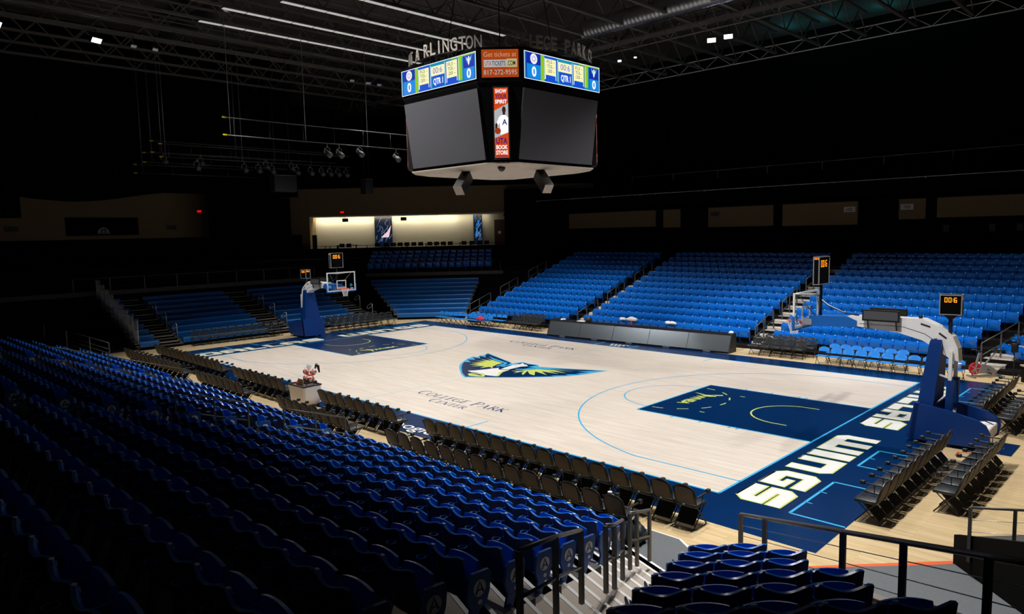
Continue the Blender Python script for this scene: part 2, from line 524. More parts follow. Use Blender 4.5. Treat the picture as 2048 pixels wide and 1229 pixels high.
# emblem at centre court
EM = {
'cy':[(-3.66,2.3),(-0.77,1.09),(-0.56,0.81),(-0.66,1.11),(-0.55,1.57),(0.03,1.4),(0.54,1.47),(0.81,1.16),(1.34,1.29),(3.79,2.28),(3.58,1.49),(3.5,1.05),(3.23,0.46),(2.9,-0.04),(1.76,-1.18),(1.18,-1.65),(-0.04,-2.49),(-0.67,-2.13),(-1.89,-1.17),(-2.5,-0.56),(-2.9,0.02),(-3.25,0.53),(-3.43,1.0),(-3.58,1.16),(-3.2,1.17),(-3.45,1.54),(-3.36,1.74)],
'nv':[(-3.51,2.16),(-0.84,1.07),(-0.65,0.75),(-0.52,0.13),(-0.42,0.92),(-0.41,1.43),(0.11,1.29),(0.52,1.41),(0.5,0.78),(0.85,0.91),(1.41,1.21),(3.62,2.13),(2.87,1.37),(3.46,1.48),(3.07,1.02),(3.4,1.03),(2.86,0.55),(3.12,0.5),(2.56,-0.0),(2.79,-0.01),(1.65,-1.11),(1.09,-1.56),(-0.11,-2.37),(-0.82,-1.92),(-1.8,-1.1),(-2.41,-0.49),(-2.74,-0.09),(-2.44,0.05),(-3.09,0.41),(-2.76,0.62),(-3.34,0.98),(-2.82,1.0),(-3.37,1.46),(-2.81,1.38),(-3.25,1.73)],
'lime1':[(-1.09,0.8),(-2.61,1.22),(-1.91,0.9),(-2.64,0.84),(-2.01,0.7),(-2.53,0.43),(-1.92,0.45),(-2.31,-0.04),(-1.85,0.07),(-2.07,-0.41),(-1.57,-0.14),(-1.66,-0.64),(-1.22,-0.23),(-1.04,-0.68),(-0.9,-0.22),(-0.52,-0.39),(-0.83,-0.11),(-1.02,0.34)],
'cy1':[(-2.92,1.66),(-2.34,1.42),(-0.92,0.97),(-0.7,0.53),(-0.68,0.01),(-0.77,0.05),(-0.89,0.38),(-0.96,0.81),(-2.09,1.15)],
'cy2':[(-0.74,0.99),(-0.4,0.22),(-0.52,0.13),(-0.63,0.22),(-0.64,0.64)],
'white':[(-1.0,-1.45),(-0.82,-1.22),(-0.6,-0.74),(-0.5,-0.38),(-0.38,-0.11),(-0.23,-0.34),(0.03,-0.42),(0.31,-0.15),(0.33,-0.58),(0.86,-1.5),(0.74,-1.54),(0.36,-1.63),(0.01,-1.48),(-0.39,-1.52),(-0.66,-1.57)],
'head':[(-0.08,-0.34),(-0.23,0.06),(-0.41,0.81),(-0.37,0.97),(-0.24,1.07),(-0.37,1.33),(-0.27,1.35),(-0.1,1.17),(0.07,1.18),(0.37,0.94),(0.18,0.68),(0.21,0.17),(0.21,-0.12)],
'limebody':[(0.32,-0.16),(0.44,-0.71),(0.62,-1.0),(0.91,-1.41),(0.84,-1.52),(0.61,-1.12),(0.38,-0.98),(0.3,-0.66)],
'foot':[(-0.51,-1.89),(-0.48,-1.71),(-0.16,-1.51),(0.1,-1.52),(0.34,-1.65),(0.5,-1.89),(0.27,-2.04),(-0.11,-2.16)],
'lime2':[(0.5,-0.27),(0.83,-0.08),(1.12,0.71),(2.77,1.28),(1.95,0.91),(2.7,0.8),(1.83,0.64),(2.61,0.45),(1.64,0.44),(2.36,-0.02),(1.45,0.25),(1.99,-0.39),(1.63,-0.31),(1.1,0.13),(1.56,-0.64),(1.26,-0.4),(1.02,0.0),(0.97,-0.62),(0.87,-0.26)],
'cy3':[(0.36,0.12),(0.63,0.33),(0.85,0.91),(1.43,1.18),(2.18,1.36),(3.0,1.73),(1.6,0.99),(1.01,0.73),(0.93,0.22),(0.54,0.03)],
'gold':[(0.15,1.3),(0.27,1.34),(0.42,1.39),(0.35,1.04),(0.34,0.97)],
}
p = MB()
def onto(k, mt, z):
    p.flat(EM[k], mt, z=z)
onto('cy', 'cyan_paint', 0); onto('nv', 'navy_paint', 0.0006)
onto('lime1', 'lime_paint', 0.0012); onto('lime2', 'lime_paint', 0.0012); onto('cy1', 'cyan_paint', 0.0012); onto('cy2', 'cyan_paint', 0.0012); onto('cy3', 'cyan_paint', 0.0014)
onto('foot', 'lime_paint', 0.0012); onto('white', 'white_paint', 0.0014); onto('limebody', 'lime_paint', 0.0016); onto('head', 'white_paint', 0.0016)
p.flat([(-0.42, -1.86), (-0.2, -1.66), (0.1, -1.68), (0.28, -1.8), (0.1, -1.82), (-0.1, -1.78)], 'navy_paint', z=0.002)
p.flat([(-0.24, 0.66), (-0.12, 0.78), (-0.1, 0.66)], 'navy_paint', z=0.002)
p.flat([(0.0, 0.9), (0.3, 1.0), (0.3, 0.94)], 'navy_paint', z=0.002)
decal(p, 'painted_emblem', 0.004)

# serif lettering beside the emblem, thick and thin strokes on a unit box
SER = {
 'C': (0.9, [([(0.86, 0.78), (0.7, 0.95), (0.48, 1.0), (0.22, 0.9), (0.06, 0.6), (0.06, 0.4), (0.22, 0.1), (0.48, 0.0), (0.72, 0.06), (0.88, 0.24)], [.03, .05, .05, .1, .14, .14, .1, .05, .05, .03])]),
 'O': (1.0, [([(0.5, 1), (0.25, 0.93), (0.06, 0.62), (0.06, 0.38), (0.25, 0.07), (0.5, 0), (0.75, 0.07), (0.94, 0.38), (0.94, 0.62), (0.75, 0.93), (0.5, 1)], [.05, .08, .14, .14, .08, .05, .08, .14, .14, .08, .05])]),
 'L': (0.7, [([(0.2, 0), (0.2, 1)], .13), ([(0.05, 0.02), (0.66, 0.02), (0.7, 0.22)], .045), ([(0.05, 0.98), (0.36, 0.98)], .04)]),
 'E': (0.7, [([(0.2, 0), (0.2, 1)], .13), ([(0.05, 0.02), (0.66, 0.02), (0.7, 0.2)], .045), ([(0.05, 0.98), (0.62, 0.98), (0.64, 0.82)], .045), ([(0.2, 0.52), (0.52, 0.52)], .045)]),
 'G': (0.95, [([(0.86, 0.8), (0.7, 0.95), (0.48, 1.0), (0.22, 0.9), (0.06, 0.6), (0.06, 0.4), (0.22, 0.1), (0.48, 0.0), (0.82, 0.08)], [.03, .05, .05, .1, .14, .14, .1, .05, .06]), ([(0.82, 0.04), (0.82, 0.42)], .12), ([(0.64, 0.42), (0.95, 0.42)], .04)]),
 'P': (0.75, [([(0.2, 0), (0.2, 1)], .13), ([(0.05, 0.98), (0.5, 0.98), (0.7, 0.86), (0.7, 0.62), (0.5, 0.48), (0.2, 0.48)], [.045, .05, .1, .1, .05, .045]), ([(0.04, 0.02), (0.38, 0.02)], .04)]),
 'A': (0.95, [([(0.08, 0.0), (0.48, 1.0)], .05), ([(0.46, 1.0), (0.86, 0.0)], .13), ([(0.24, 0.36), (0.7, 0.36)], .045), ([(0.0, 0.02), (0.22, 0.02)], .04), ([(0.72, 0.02), (1.0, 0.02)], .04)]),
 'R': (0.85, [([(0.2, 0), (0.2, 1)], .13), ([(0.05, 0.98), (0.5, 0.98), (0.68, 0.86), (0.68, 0.66), (0.5, 0.52), (0.2, 0.52)], [.045, .05, .1, .1, .05, .045]), ([(0.46, 0.5), (0.88, 0.0)], .12), ([(0.04, 0.02), (0.38, 0.02)], .04)]),
 'K': (0.9, [([(0.2, 0), (0.2, 1)], .13), ([(0.24, 0.48), (0.76, 1.0)], .05), ([(0.36, 0.56), (0.9, 0.0)], .13), ([(0.04, 0.02), (0.38, 0.02)], .04), ([(0.6, 0.98), (0.92, 0.98)], .04)]),
 'N': (0.95, [([(0.16, 0), (0.16, 1)], .05), ([(0.14, 1), (0.84, 0)], .13), ([(0.84, 0), (0.84, 1)], .05), ([(0.02, 0.02), (0.3, 0.02)], .04), ([(0.7, 0.98), (0.98, 0.98)], .04)]),
 'T': (0.8, [([(0.4, 0), (0.4, 1)], .13), ([(0.04, 0.8), (0.06, 0.98), (0.74, 0.98), (0.76, 0.8)], .045), ([(0.24, 0.02), (0.56, 0.02)], .04)]),
}
def serif(mb, txt, x0, x1, y, hb, hs):
    # first letter of a word is taller (small capitals)
    tot = 0; hs_l = []
    for i, ch in enumerate(txt):
        big = i == 0 or txt[i-1] == ' '
        h = hb if big else hs
        wd = 0.45*hb if ch == ' ' else SER[ch][0]*h+0.14*hs
        hs_l.append((ch, h, wd)); tot += wd
    k = (x1-x0)/tot; x = x0
    for ch, h, wd in hs_l:
        if ch != ' ':
            for pts, ws in SER[ch][1]:
                W2 = [q*h*1.25 for q in ws] if isinstance(ws, list) else ws*h*1.25
                mb.ribbon([(x+u*h*k, y+v*h) for u, v in pts], W2, 'text_navy', F2)
        x += wd*k
p = MB()
serif(p, 'COLLEGE PARK', 0.7, 5.35, -5.62, 0.52, 0.42); serif(p, 'CENTER', 2.05, 3.98, -6.17, 0.42, 0.34)
serif(p, 'COLLEGE PARK', -5.5, -0.85, 5.6, 0.52, 0.42); serif(p, 'CENTER', -4.0, -2.0, 5.06, 0.42, 0.34)
decal(p, 'serif_lettering', 0.003)

p = MB()
p.text('google', lambda u, v, w: (u, v, 0), 4.42, -8.93, 0.5, 'white_paint', width=2.3, bold=0.008)
# a small white sponsor block on each border: bars too small to read
for (x, y) in ((-1.2, -8.6), (0.05, 8.05), (-6.4, -8.6)):
    for r_ in range(3):
        for c_ in range(5 - r_):
            rect(p, x-0.55+c_*0.24+r_*0.1, x-0.4+c_*0.24+r_*0.1, y+0.2-r_*0.2, y+0.34-r_*0.2, 'white_paint')
decal(p, 'sponsor_lettering', 0.003)
p = MB()
for s in (1, -1):
    fn = lambda u, v, w: (s*(9.0+v), s*(-u), 0)
    p.text('WNBA', fn, 0.05 if s > 0 else 0.05, 0.05, 0.36, 'lime_paint', width=1.5, bold=0.03)
    p.flat([fn(u, v, 0) for u, v in ((-1.0, -0.3), (-0.86, 0.2), (-0.98, 0.55), (-0.8, 0.66), (-0.62, 0.4), (-0.78, 0.1))], 'lime_paint', fn=lambda *q: q)
    p.flat([fn(u, v, 0) for u, v in ((-0.98, 0.4), (-1.2, 0.72), (-1.1, 0.78), (-0.84, 0.5))], 'lime_paint', fn=lambda *q: q)
decal(p, 'league_lettering', 0.003)
# orange tape and dark mats at the right end of the floor
p = MB()
p.ribbon([(17.2, -9.92), (19.04, -7.99)], 0.12, 'orange_tape', F2)
p.ribbon([(17.56, -1.32), (17.53, -0.91), (17.8, -0.86)], 0.07, 'orange_tape', F2)
decal(p, 'orange_tape', 0.003)
mt_ = MB(); mt_.box(18.05, 18.6, -0.5, 0.72, 0.001, 0.012, 'navy_paint')
o = mt_.build('floor_mat', label='small navy mat on the tan floor behind the hoop base', category='mat')

# ---------------------------------------------------------------- building shell
p = MB(); p.box(-52, 34, -36, 34, -0.4, -0.13, 'concrete_dark'); struct(p, 'floor_base', 'concrete slab under the arena floor')
p = MB(); p.box(-52, 34, 33.6, 34, -0.4, 21, 'black_matte'); struct(p, 'wall_far', 'black wall behind the upper deck')
p = MB(); p.box(-52, 34, -36.4, -36, -0.4, 21, 'black_matte'); struct(p, 'wall_near', 'black wall behind the near stand')
p = MB(); p.box(33.6, 34, -36, 33.6, -0.4, 21, 'black_matte'); struct(p, 'wall_right', 'black wall at the right end')
p = MB(); p.box(-52.4, -52, -36, 34, -0.4, 21, 'black_matte'); struct(p, 'wall_left', 'black wall behind the stage house')
p = MB(); p.box(-52, 34, -36, 34, 20.6, 21, 'roof_deck'); struct(p, 'ceiling', 'dark metal roof deck')

FY0, FDY, FZ0, FDZ = 11.03, 0.854, 0.15, 0.2815       # far side tier
FX0, FX1 = -14.6, 24.0
t = MB()
for r in range(13):
    y = FY0+FDY*r
    t.box(FX0, FX1, y, 22.13, (FZ0+FDZ*(r-1)) if r else 0.0, FZ0+FDZ*r, 'riser_dark')
t.box(-24, FX1, 22.13, 26.2, 0, 3.62, 'riser_dark')
struct(t, 'seating_tier_far', 'dark stepped concrete tier on the far side')
def steps(x0, x1, name, n=26):
    s = MB()
    for k in range(n):
        y = FY0-0.30+FDY/2*k
        z0 = (FZ0+FDZ/2*(k-2)) if k else 0.0
        z = FZ0+FDZ/2*(k-1)
        if z <= 0:
            z = 0.07
        s.box(x0, x1, y, y+FDY/2+0.02, max(0.0, z-0.3), z+0.004, 'concrete')
        s.box(x0, x1, y-0.004, y+0.05, z-0.05, z+0.008, 'nosing_white')
    struct(s, name, 'concrete aisle steps with white nosing between the far seating blocks')
steps(-5.95, -5.05, 'aisle_steps'); steps(5.72, 6.72, 'aisle_steps')
steps(-15.2, -14.3, 'aisle_steps'); 
s = MB()
for k in range(24):            # right-hand aisle runs outwards along the edge of the last block
    z = FZ0+FDZ/2*(k-1); z = max(z, 0.07); y = FY0-0.3+FDY/2*k; xe = 15.0+0.165*k
    s.box(xe, xe+1.0, y, y+FDY/2+0.02, max(0, z-0.3), z+0.004, 'concrete')
    s.box(xe, xe+1.0, y-0.004, y+0.05, z-0.05, z+0.008, 'nosing_white')
struct(s, 'aisle_steps', 'concrete aisle steps with white nosing at the right frame edge')
# concourse wall behind the far tier
wl = MB()
wl.box(-24, 30, 26.2, 26.5, 3.6, 7.95, 'black_matte')
struct(wl, 'wall_concourse', 'dark concourse wall behind the far stand')
for i, (a, b, zb) in enumerate(((-18.2, -9.4, 6.2), (-8.7, -7.2, 6.1), (-4.85, 0.1, 6.05), (0.75, 5.65, 6.0), (8.03, 9.5, 6.25), (10.1, 30, 6.3))):
    q = MB(); q.box(a, b, 26.12, 26.21, zb, 7.62, 'wall_beige')
    struct(q, 'wall_panel_%d' % (i+1), 'beige block wall panel on the far concourse wall')
# upper deck on the far side
u = MB()
u.box(-24, 30, 23.9, 24.3, 7.47, 8.55, 'black_matte'); u.box(-24, 30, 23.9, 26.5, 7.47, 7.75, 'black_matte')
for k in range(8):
    u.box(-24, 30, 24.3+0.8*k, 33.6, 7.75+0.3*k, 8.05+0.3*k, 'black_matte')
struct(u, 'seating_tier_upper', 'black upper deck over the far concourse')
# near tier (rows rise towards -y)
NY0, NDY, NZ0, NDZ = -12.55, 0.83, 0.36, 0.275
t = MB()
def xend(r):
    return 15.08+0.32*(r-1)
for r in range(1, 15):
    yf = NY0-NDY*(r-1)+0.5
    t.box(-13.2-0.4*r, xend(r)-0.05, -36, yf, max(0, NZ0+NDZ*(r-2)), NZ0+NDZ*(r-1), 'concrete_dark')
t.box(-36, 34, -36, NY0-NDY*14+0.5, 0, NZ0+NDZ*14, 'concrete_dark')
struct(t, 'seating_tier_near', 'stepped concrete tier of the near stand')
def near_steps(x0, x1):
    s = MB()
    for k in range(24):
        y = NY0+0.9-NDY/2*k
        z = NZ0+NDZ/2*(k-1)
        s.box(x0, x1, y-NDY/2-0.02, y, max(0, z-0.3), z+0.004, 'concrete')
        s.box(x0, x1, y-0.05, y+0.004, z-0.05, z+0.008, 'nosing_white')
    struct(s, 'aisle_steps', 'concrete aisle steps with white nosing in the near stand')
near_steps(5.75, 6.75); near_steps(-5.0, -4.05)
# skewed stair beside the nearest block
s = MB()
nd = Vector((0.34, 0.94, 0)).normalized(); td = Vector((0.94, -0.34, 0)).normalized()
s.flat([(13.7, -10.5), (15.05, -10.5), (15.42, -10.75), (15.62, -11.4), (16.2, -12.6), (14.4, -12.2), (13.7, -11.9)], 'carpet_grey', z=0.085)
s.prism([(13.7, -10.45), (15.07, -10.45), (15.47, -10.72), (15.7, -11.4), (13.7, -11.4)], lambda a, b, c_: (a, b, c_), 0.0, 0.08, 'nosing_white')
for k in range(-2, 16):
    d0 = -6.42-0.325*k
    z = NZ0+NDZ/2*k
    for (dn, wdt, zz, mt_) in ((0.0, 1.2, z, 'concrete'), (0.0, 0.05, z+0.006, 'nosing_white')):
        # left end on the seat-row ends, right end under the corner block
        sl = 14.45+0.135*(k+2); 
        P = []
        for dd in (d0, d0-wdt):
            for tt in (-0.28, 2.35):
                base = Vector((sl, (dd-0.34*sl)/0.94, 0))
                q = base+td*tt
                P.append((q.x, q.y))
        poly = [P[0], P[1], P[3], P[2]]
        s.prism(poly, lambda a, b, c_: (a, b, c_), (z-0.14 if mt_ == 'concrete' else z-0.04), zz, mt_)
struct(s, 'aisle_steps', 'concrete stairs with white nosing beside the nearest seat block')
# corner block, rows turned 45 degrees
E45 = Vector((1, 1, 0)).normalized(); D45 = Vector((1, -1, 0)).normalized()
def dt(d, t_, z=0.0):
    q = D45*d+E45*t_
    return (q.x, q.y, z)
t = MB()
CZ0, CDZ = 1.07, 0.275
t.prism([(20.35, 3.1), (20.35, 3.75), (21.7, 3.75), (21.7, 3.1)], lambda a, b, c_: dt(a, b, c_), 0, 0.72, 'concrete_dark')
for r in range(8):
    t.prism([(21.62+0.83*r, 2.25-0.325*r), (21.62+0.83*r, 3.95), (34, 3.95), (34, 2.25-0.325*r)], lambda a, b, c_: dt(a, b, c_), 0 if r == 0 else CZ0+CDZ*(r-1), CZ0+CDZ*r, 'concrete_dark')
t.prism([(21.55, 3.95), (21.55, 4.1), (30, 4.1), (30, 3.95)], lambda a, b, c_: dt(a, b, c_+max(0, (a-21.6)*0.33)), 0, 1.2, 'concrete')
struct(t, 'seating_tier_corner', 'stepped concrete block of the near corner with pale kerb')
v = MB(); v.prism([(19.2, 4.1), (19.2, 7.84), (30, 7.84), (30, 4.1)], lambda a, b, c_: dt(a, b, c_), 0.0, 0.012, 'carpet_grey'); struct(v, 'floor_vomitory', 'grey carpet of the tunnel entrance in the near corner')
t = MB()
for r in range(8):
    t.prism([(19.18+0.83*r, 7.86), (19.18+0.83*r, 16), (34, 16), (34, 7.86)], lambda a, b, c_: dt(a, b, c_), 0, 0.5+0.29*r, 'concrete_dark')
t.prism([(19.15, 7.78), (30, 7.78), (30, 7.88), (19.15, 7.88)], lambda a, b, c_: dt(a, b, c_*(0.53+0.36*(a-19.15)) if c_ else 0.0), 0, 1, 'riser_dark')
struct(t, 'seating_tier_right', 'dark low wall and stepped block beyond the tunnel entrance')
st = MB()
for (d, t_) in ((18.55, 9.35), (18.3, 10.1)):
    st.prism([(d, t_), (d, t_+0.55), (d+0.75, t_+0.55), (d+0.75, t_)], lambda a, b, c_: dt(a, b, c_), 0, 0.2, 'carpet_grey')
    st.prism([(d, t_), (d, t_+0.07), (d+0.75, t_+0.07), (d+0.75, t_)], lambda a, b, c_: dt(a, b, c_), 0.2, 0.206, 'nosing_white')
struct(st, 'aisle_steps', 'two grey steps with white edges behind the right cable railing')
vw = MB()
vw.prism([(17.1, 10.0), (17.6, 9.5), (26, 15.0), (26, 16.5)], lambda a, b, c_: (a, b, c_), 0, 0.6, 'riser_dark')
vw.prism([(17.05, 10.0), (17.58, 9.42), (26, 14.92), (26, 15.3)], lambda a, b, c_: (a, b, c_), 0.6, 0.66, 'concrete')
struct(vw, 'wall_tunnel', 'dark tunnel wall with pale coping at the right frame edge')

# end tier beyond the left baseline: fixed stand above the bleachers and the concourse walls
X45 = Vector((1, 1, 0)).normalized(); B45 = Vector((-1, 1, 0)).normalized()
def bt(d, t_, z=0.0):
    q = B45*d+X45*t_
    return (q.x, q.y, z)
t = MB()
for r in range(5):
    t.prism([(26.45+0.83*r, -14), (26.45+0.83*r, 4.2), (36, 4.2), (36, -14)], lambda a, b, c_: bt(a, b, c_), 0, 2.95+0.3*r, 'riser_dark')
t.prism([(26.35, -11.2), (26.35, -0.2), (26.5, -0.2), (26.5, -11.2)], lambda a, b, c_: bt(a, b, c_), 2.7, 2.97, 'concrete_dark')
t.prism([(31.2, -17.6), (31.2, 0), (31.3, 0), (31.3, -17.6)], lambda a, b, c_: bt(a, b, c_), 4.0, 4.95, 'black_matte')  # added black panel, keeps concourse lamp light off the seats
struct(t, 'seating_tier_end', 'dark fixed tier above the corner bleachers')
t = MB()
for r in range(5):
    t.box(-36, -26.5-0.83*r, -30, 9.5, 0, 2.95+0.3*r, 'riser_dark')
t.box(-26.5, -26.35, -14, 8, 2.7, 2.97, 'concrete_dark')
struct(t, 'seating_tier_stage', 'dark fixed tier above the end bleachers')
q = MB()
q.prism([(33.0, -18.2), (33.0, 8), (33.4, 8), (33.4, -18.2)], lambda a, b, c_: bt(a, b, c_), 7.8, 10.2, 'wall_beige')
struct(q, 'wall_corner_upper', 'beige wall band above the lit concourse opening')
q = MB()
q.prism([(35.0, -17.5), (35.0, 8), (35.4, 8), (35.4, -17.5)], lambda a, b, c_: bt(a, b, c_), 4.2, 7.9, 'wall_cream')
q.prism([(33.0, -17.6), (33.0, 8), (35.3, 8), (35.3, -17.6)], lambda a, b, c_: bt(a, b, c_), 7.72, 7.86, 'wall_cream')
struct(q, 'wall_corner_back', 'cream back wall of the lit corner concourse')
q = MB()
q.prism([(33.0, -1.9), (33.0, 6), (33.3, 6), (33.3, -1.9)], lambda a, b, c_: bt(a, b, c_), 4.2, 7.8, 'wall_beige') if False else None
q.prism([(31.5, 0.0), (31.5, 9), (33.2, 9), (33.2, 0.0)], lambda a, b, c_: bt(a, b, c_), 4.0, 9.7, 'black_matte')
q.prism([(32.9, -20), (32.9, -17.3), (35.3, -17.3), (35.3, -20)], lambda a, b, c_: bt(a, b, c_), 4.0, 9.5, 'wall_beige')
struct(q, 'wall_corner_side', 'dark and beige returns on both sides of the lit concourse')
q = MB(); q.box(-36.4, -36, -30, 3.0, 6.15, 9.6, 'wall_beige'); q.box(-36.4, -36, -30, 12, 2.9, 6.15, 'black_matte'); struct(q, 'wall_end', 'dim beige block wall beyond the end stand')

# ---------------------------------------------------------------- stadium seats
def seat_meshes():
    back = MB()
    def top(u):
        x = abs(2*u-1)
        return 0.775+0.045*(0.5-0.5*math.cos(PI*x))-max(0, x-0.93)*0.25
    def fa(u, v):
        x = (2*u-1)*0.245
        return (x, 0.0-0.10*v**0.8+0.045*(2*u-1)**2, 0.36+(top(u)-0.36)*v)
    def fb(u, v):
        q = fa(u, v)
        return (q[0], q[1]-0.03-0.012*(1-v), q[2]-(0.004 if v > 0.9 else 0))
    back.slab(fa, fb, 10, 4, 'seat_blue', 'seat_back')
    tag = MB()
    tag.add([(-0.205+0.03*math.cos(a*PI/4)+0.0, -0.05, 0.785+0.019*math.sin(a*PI/4)) for a in range(8)], [tuple(range(8))], 'tag_white')
    tag.add([(-0.205+0.028*math.cos(a*PI/4), -0.075+0.017*math.sin(a*PI/4), 0.825) for a in range(8)], [tuple(range(8))], 'tag_white')
    pan = MB()
    def pa(u, v):
        x = (2*u-1)*(0.222-0.02*v)
        e = (2*u-1)**2
        return (x, 0.10+0.075*v+0.035*math.sin(v*PI)*(1-e), 0.33+0.385*v-0.03*e*v)
    def pb(u, v):
        q = pa(u, v)
        return (q[0], q[1]-0.055+0.02*v, q[2]+0.01)
    pan.slab(pa, pb, 6, 4, 'seat_blue')
    std = MB()
    std.prism([(-0.02, 0.62), (0.22, 0.60), (0.24, 0.56), (0.1, 0.52), (0.06, 0.3), (-0.08, 0.0), (-0.16, 0.0), (-0.05, 0.34), (-0.06, 0.6)], lambda y, z, x: (x, y, z), -0.261, -0.247, 'seat_leg')
    cup = MB()
    cup.tube([(-0.254+0.05*math.cos(k*PI/5), -0.195+0.05*math.sin(k*PI/5), 0.715) for k in range(10)], 0.008, 'seat_blue', n=5, closed=True)
    cup.bar((-0.254, -0.155, 0.70), (-0.254, -0.02, 0.68), 0.012, 0.03, 'seat_leg')
    return back, pan, std, cup, tag
SB, SP, SS, SCUP, ST = seat_meshes()
def end_panel():
    m = MB()
    m.prism([(-0.04, 0.30), (-0.08, 0.42), (-0.05, 0.60), (0.0, 0.635), (0.22, 0.62), (0.245, 0.585), (0.22, 0.40), (0.17, 0.28), (0.05, 0.24)], lambda y, z, x: (x, y, z), 0.262, 0.30, 'seat_leg')
    m.prism([(-0.02, 0.32), (0.1, 0.28), (0.0, 0.0), (-0.12, 0.0)], lambda y, z, x: (x, y, z), 0.264, 0.294, 'seat_leg')
    a = MB()
    f = lambda u, v, w=0.0: (0.3025+w, 0.085+u, 0.47+v)
    a.flat([(0.085*math.cos(k*PI/10), 0.085*math.sin(k*PI/10)) for k in range(20)], 'tag_white', fn=lambda u, v: f(u, v))
    a.ribbon([(-0.05, -0.055), (0.0, 0.06), (0.05, -0.055)], 0.026, 'seat_back', lambda u, v: f(u, v, 0.002))
    a.ribbon([(-0.028, -0.018), (0.028, -0.018)], 0.016, 'seat_back', lambda u, v: f(u, v, 0.002))
    a.flat([(0.03*math.cos(k*PI/6), -0.145+0.026*math.sin(k*PI/6)) for k in range(12)], 'tag_white', fn=lambda u, v: f(u, v))
    return m, a
EPB, EAB = end_panel()

SEATS = []     # (x, y, z, rz, label, group, end)
def place_row(pts, rz, row, block, group, end_first, sx=1.0):
    for i, q in enumerate(pts):
        SEATS.append((q[0], q[1], q[2], rz, 'blue seat, %s row up, %s from aisle, %s' % (ORD[row], ORD[i+1], block), group, end_first and i == 0, sx))
for r in range(1, 13):
    y, z = NY0-NDY*(r-1), NZ0+NDZ*(r-1)
    n = int((xend(r)-6.95)/0.508)
    place_row([(xend(r)-0.254-0.508*i, y, z) for i in range(n)], 0, r, 'block beside the near stairs', 'seats in the block beside the near stairs', True)
    place_row([(5.5-0.508*i, y, z) for i in range(19)], 0, r, 'middle block of the near stand', 'seats in the middle near block', True)
    place_row([(-5.35-0.508*i, y, z) for i in range(14)], 0, r, 'farthest block of the near stand', 'seats in the farthest near block', True)
for r, n in zip(range(6), (2, 3, 3, 4, 4, 5)):
    base = Vector((17.41, -14.14, 0))+Vector((0.335, -0.795, 0))*r
    pts = []
    for i in range(n):
        q = base-D45*0.12+E45*(0.27+0.508*i)
        pts.append((q.x, q.y, CZ0+CDZ*r))
    place_row(pts, PI/4, r+1, 'small corner block by the cable railing', 'seats in the near corner block', False)
for r in range(13):
    y, z = FY0+0.55+FDY*r, FZ0+FDZ*r
    place_row([(5.21+0.13-0.526*i, y, z) for i in range(20)], PI, r+1, 'block behind the scorer table', 'seats behind the scorer table', False, 1.035)
    place_row([(-6.4-0.501*i, y, z) for i in range(16)], PI, r+1, 'block left of the scorer table', 'seats left of the scorer table', False, 0.98)
    xr = 14.62+0.31*r
    n = int((xr-6.95)/0.489)+1
    place_row([(7.1+0.489*i, y, z) for i in range(n)], PI, r+1, 'block behind the right hoop', 'seats behind the right hoop', False, 0.955)
    for i in range(6):                                   # angled block cut by the right frame edge
        q = Vector((16.0+0.31*r, 13.05+FDY*r, z))+Vector((0.359, -0.359, 0))*i
        if r < 7:
            SEATS.append((q.x, q.y, q.z, 3*PI/4, 'blue seat, %s row up, %s from aisle, block cut by right frame edge' % (ORD[r+1], ORD[i+1]), 'seats at the right edge', False, 1.0))
for r in range(4):
    for i in range(17):
        q = bt(27.4+0.83*r, -11.0+0.6*i)
        SEATS.append((q[0], q[1], 2.95+0.3*r, -3*PI/4, 'blue seat, %s row up, %s from left, behind the corner bleachers' % (ORD[r+1], ORD[i+1]), 'seats behind the corner bleachers', False, 1.0))
def view(q):
    d = Vector(q)-CPOS
    z = d.dot(FWD)
    return (1024+FPX*d.dot(RIGHT)/z, 614.5-FPX*d.dot(UP)/z, z) if z > 0.5 else None
vis = []
for s_ in SEATS:
    v_ = view((s_[0], s_[1], s_[2]+0.7))
    if v_ and -45 < v_[0] < 2095 and -40 < v_[1] < 1275:
        hid = v_[0] > 1640 and 560 < v_[1] < 900 and s_[1] > 0 and False
        vis.append((v_[2], s_))
vis.sort(key=lambda q: q[0])
IND = [q[1] for q in vis[:300]]
REST = [q[1] for q in vis[300:]]
proto = thing('stadium_seat', IND[0][4], 'seat', IND[0][:3], IND[0][3], IND[0][5])
SB.build('backrest', proto); SP.build('folded_seat_pan', proto); SS.build('standard', proto); SCUP.build('cup_holder', proto); ST.build('number_tag', proto)
made = [proto]+[dup(proto, q[4], q[:3], q[3], q[5]) for q in IND[1:]]
epm = eam = None
for o, q in zip(made, IND):
    o.scale.x = q[7]
    if q[6]:
        if epm is None:
            e_ = EPB.build('end_panel', o); a_ = EAB.build('round_emblem', e_)
            epm, eam = e_.data, a_.data
        else:
            e_ = bpy.data.objects.new('end_panel', epm); e_.parent = o; COL.objects.link(e_)
            a_ = bpy.data.objects.new('round_emblem', eam); a_.parent = e_; COL.objects.link(a_)
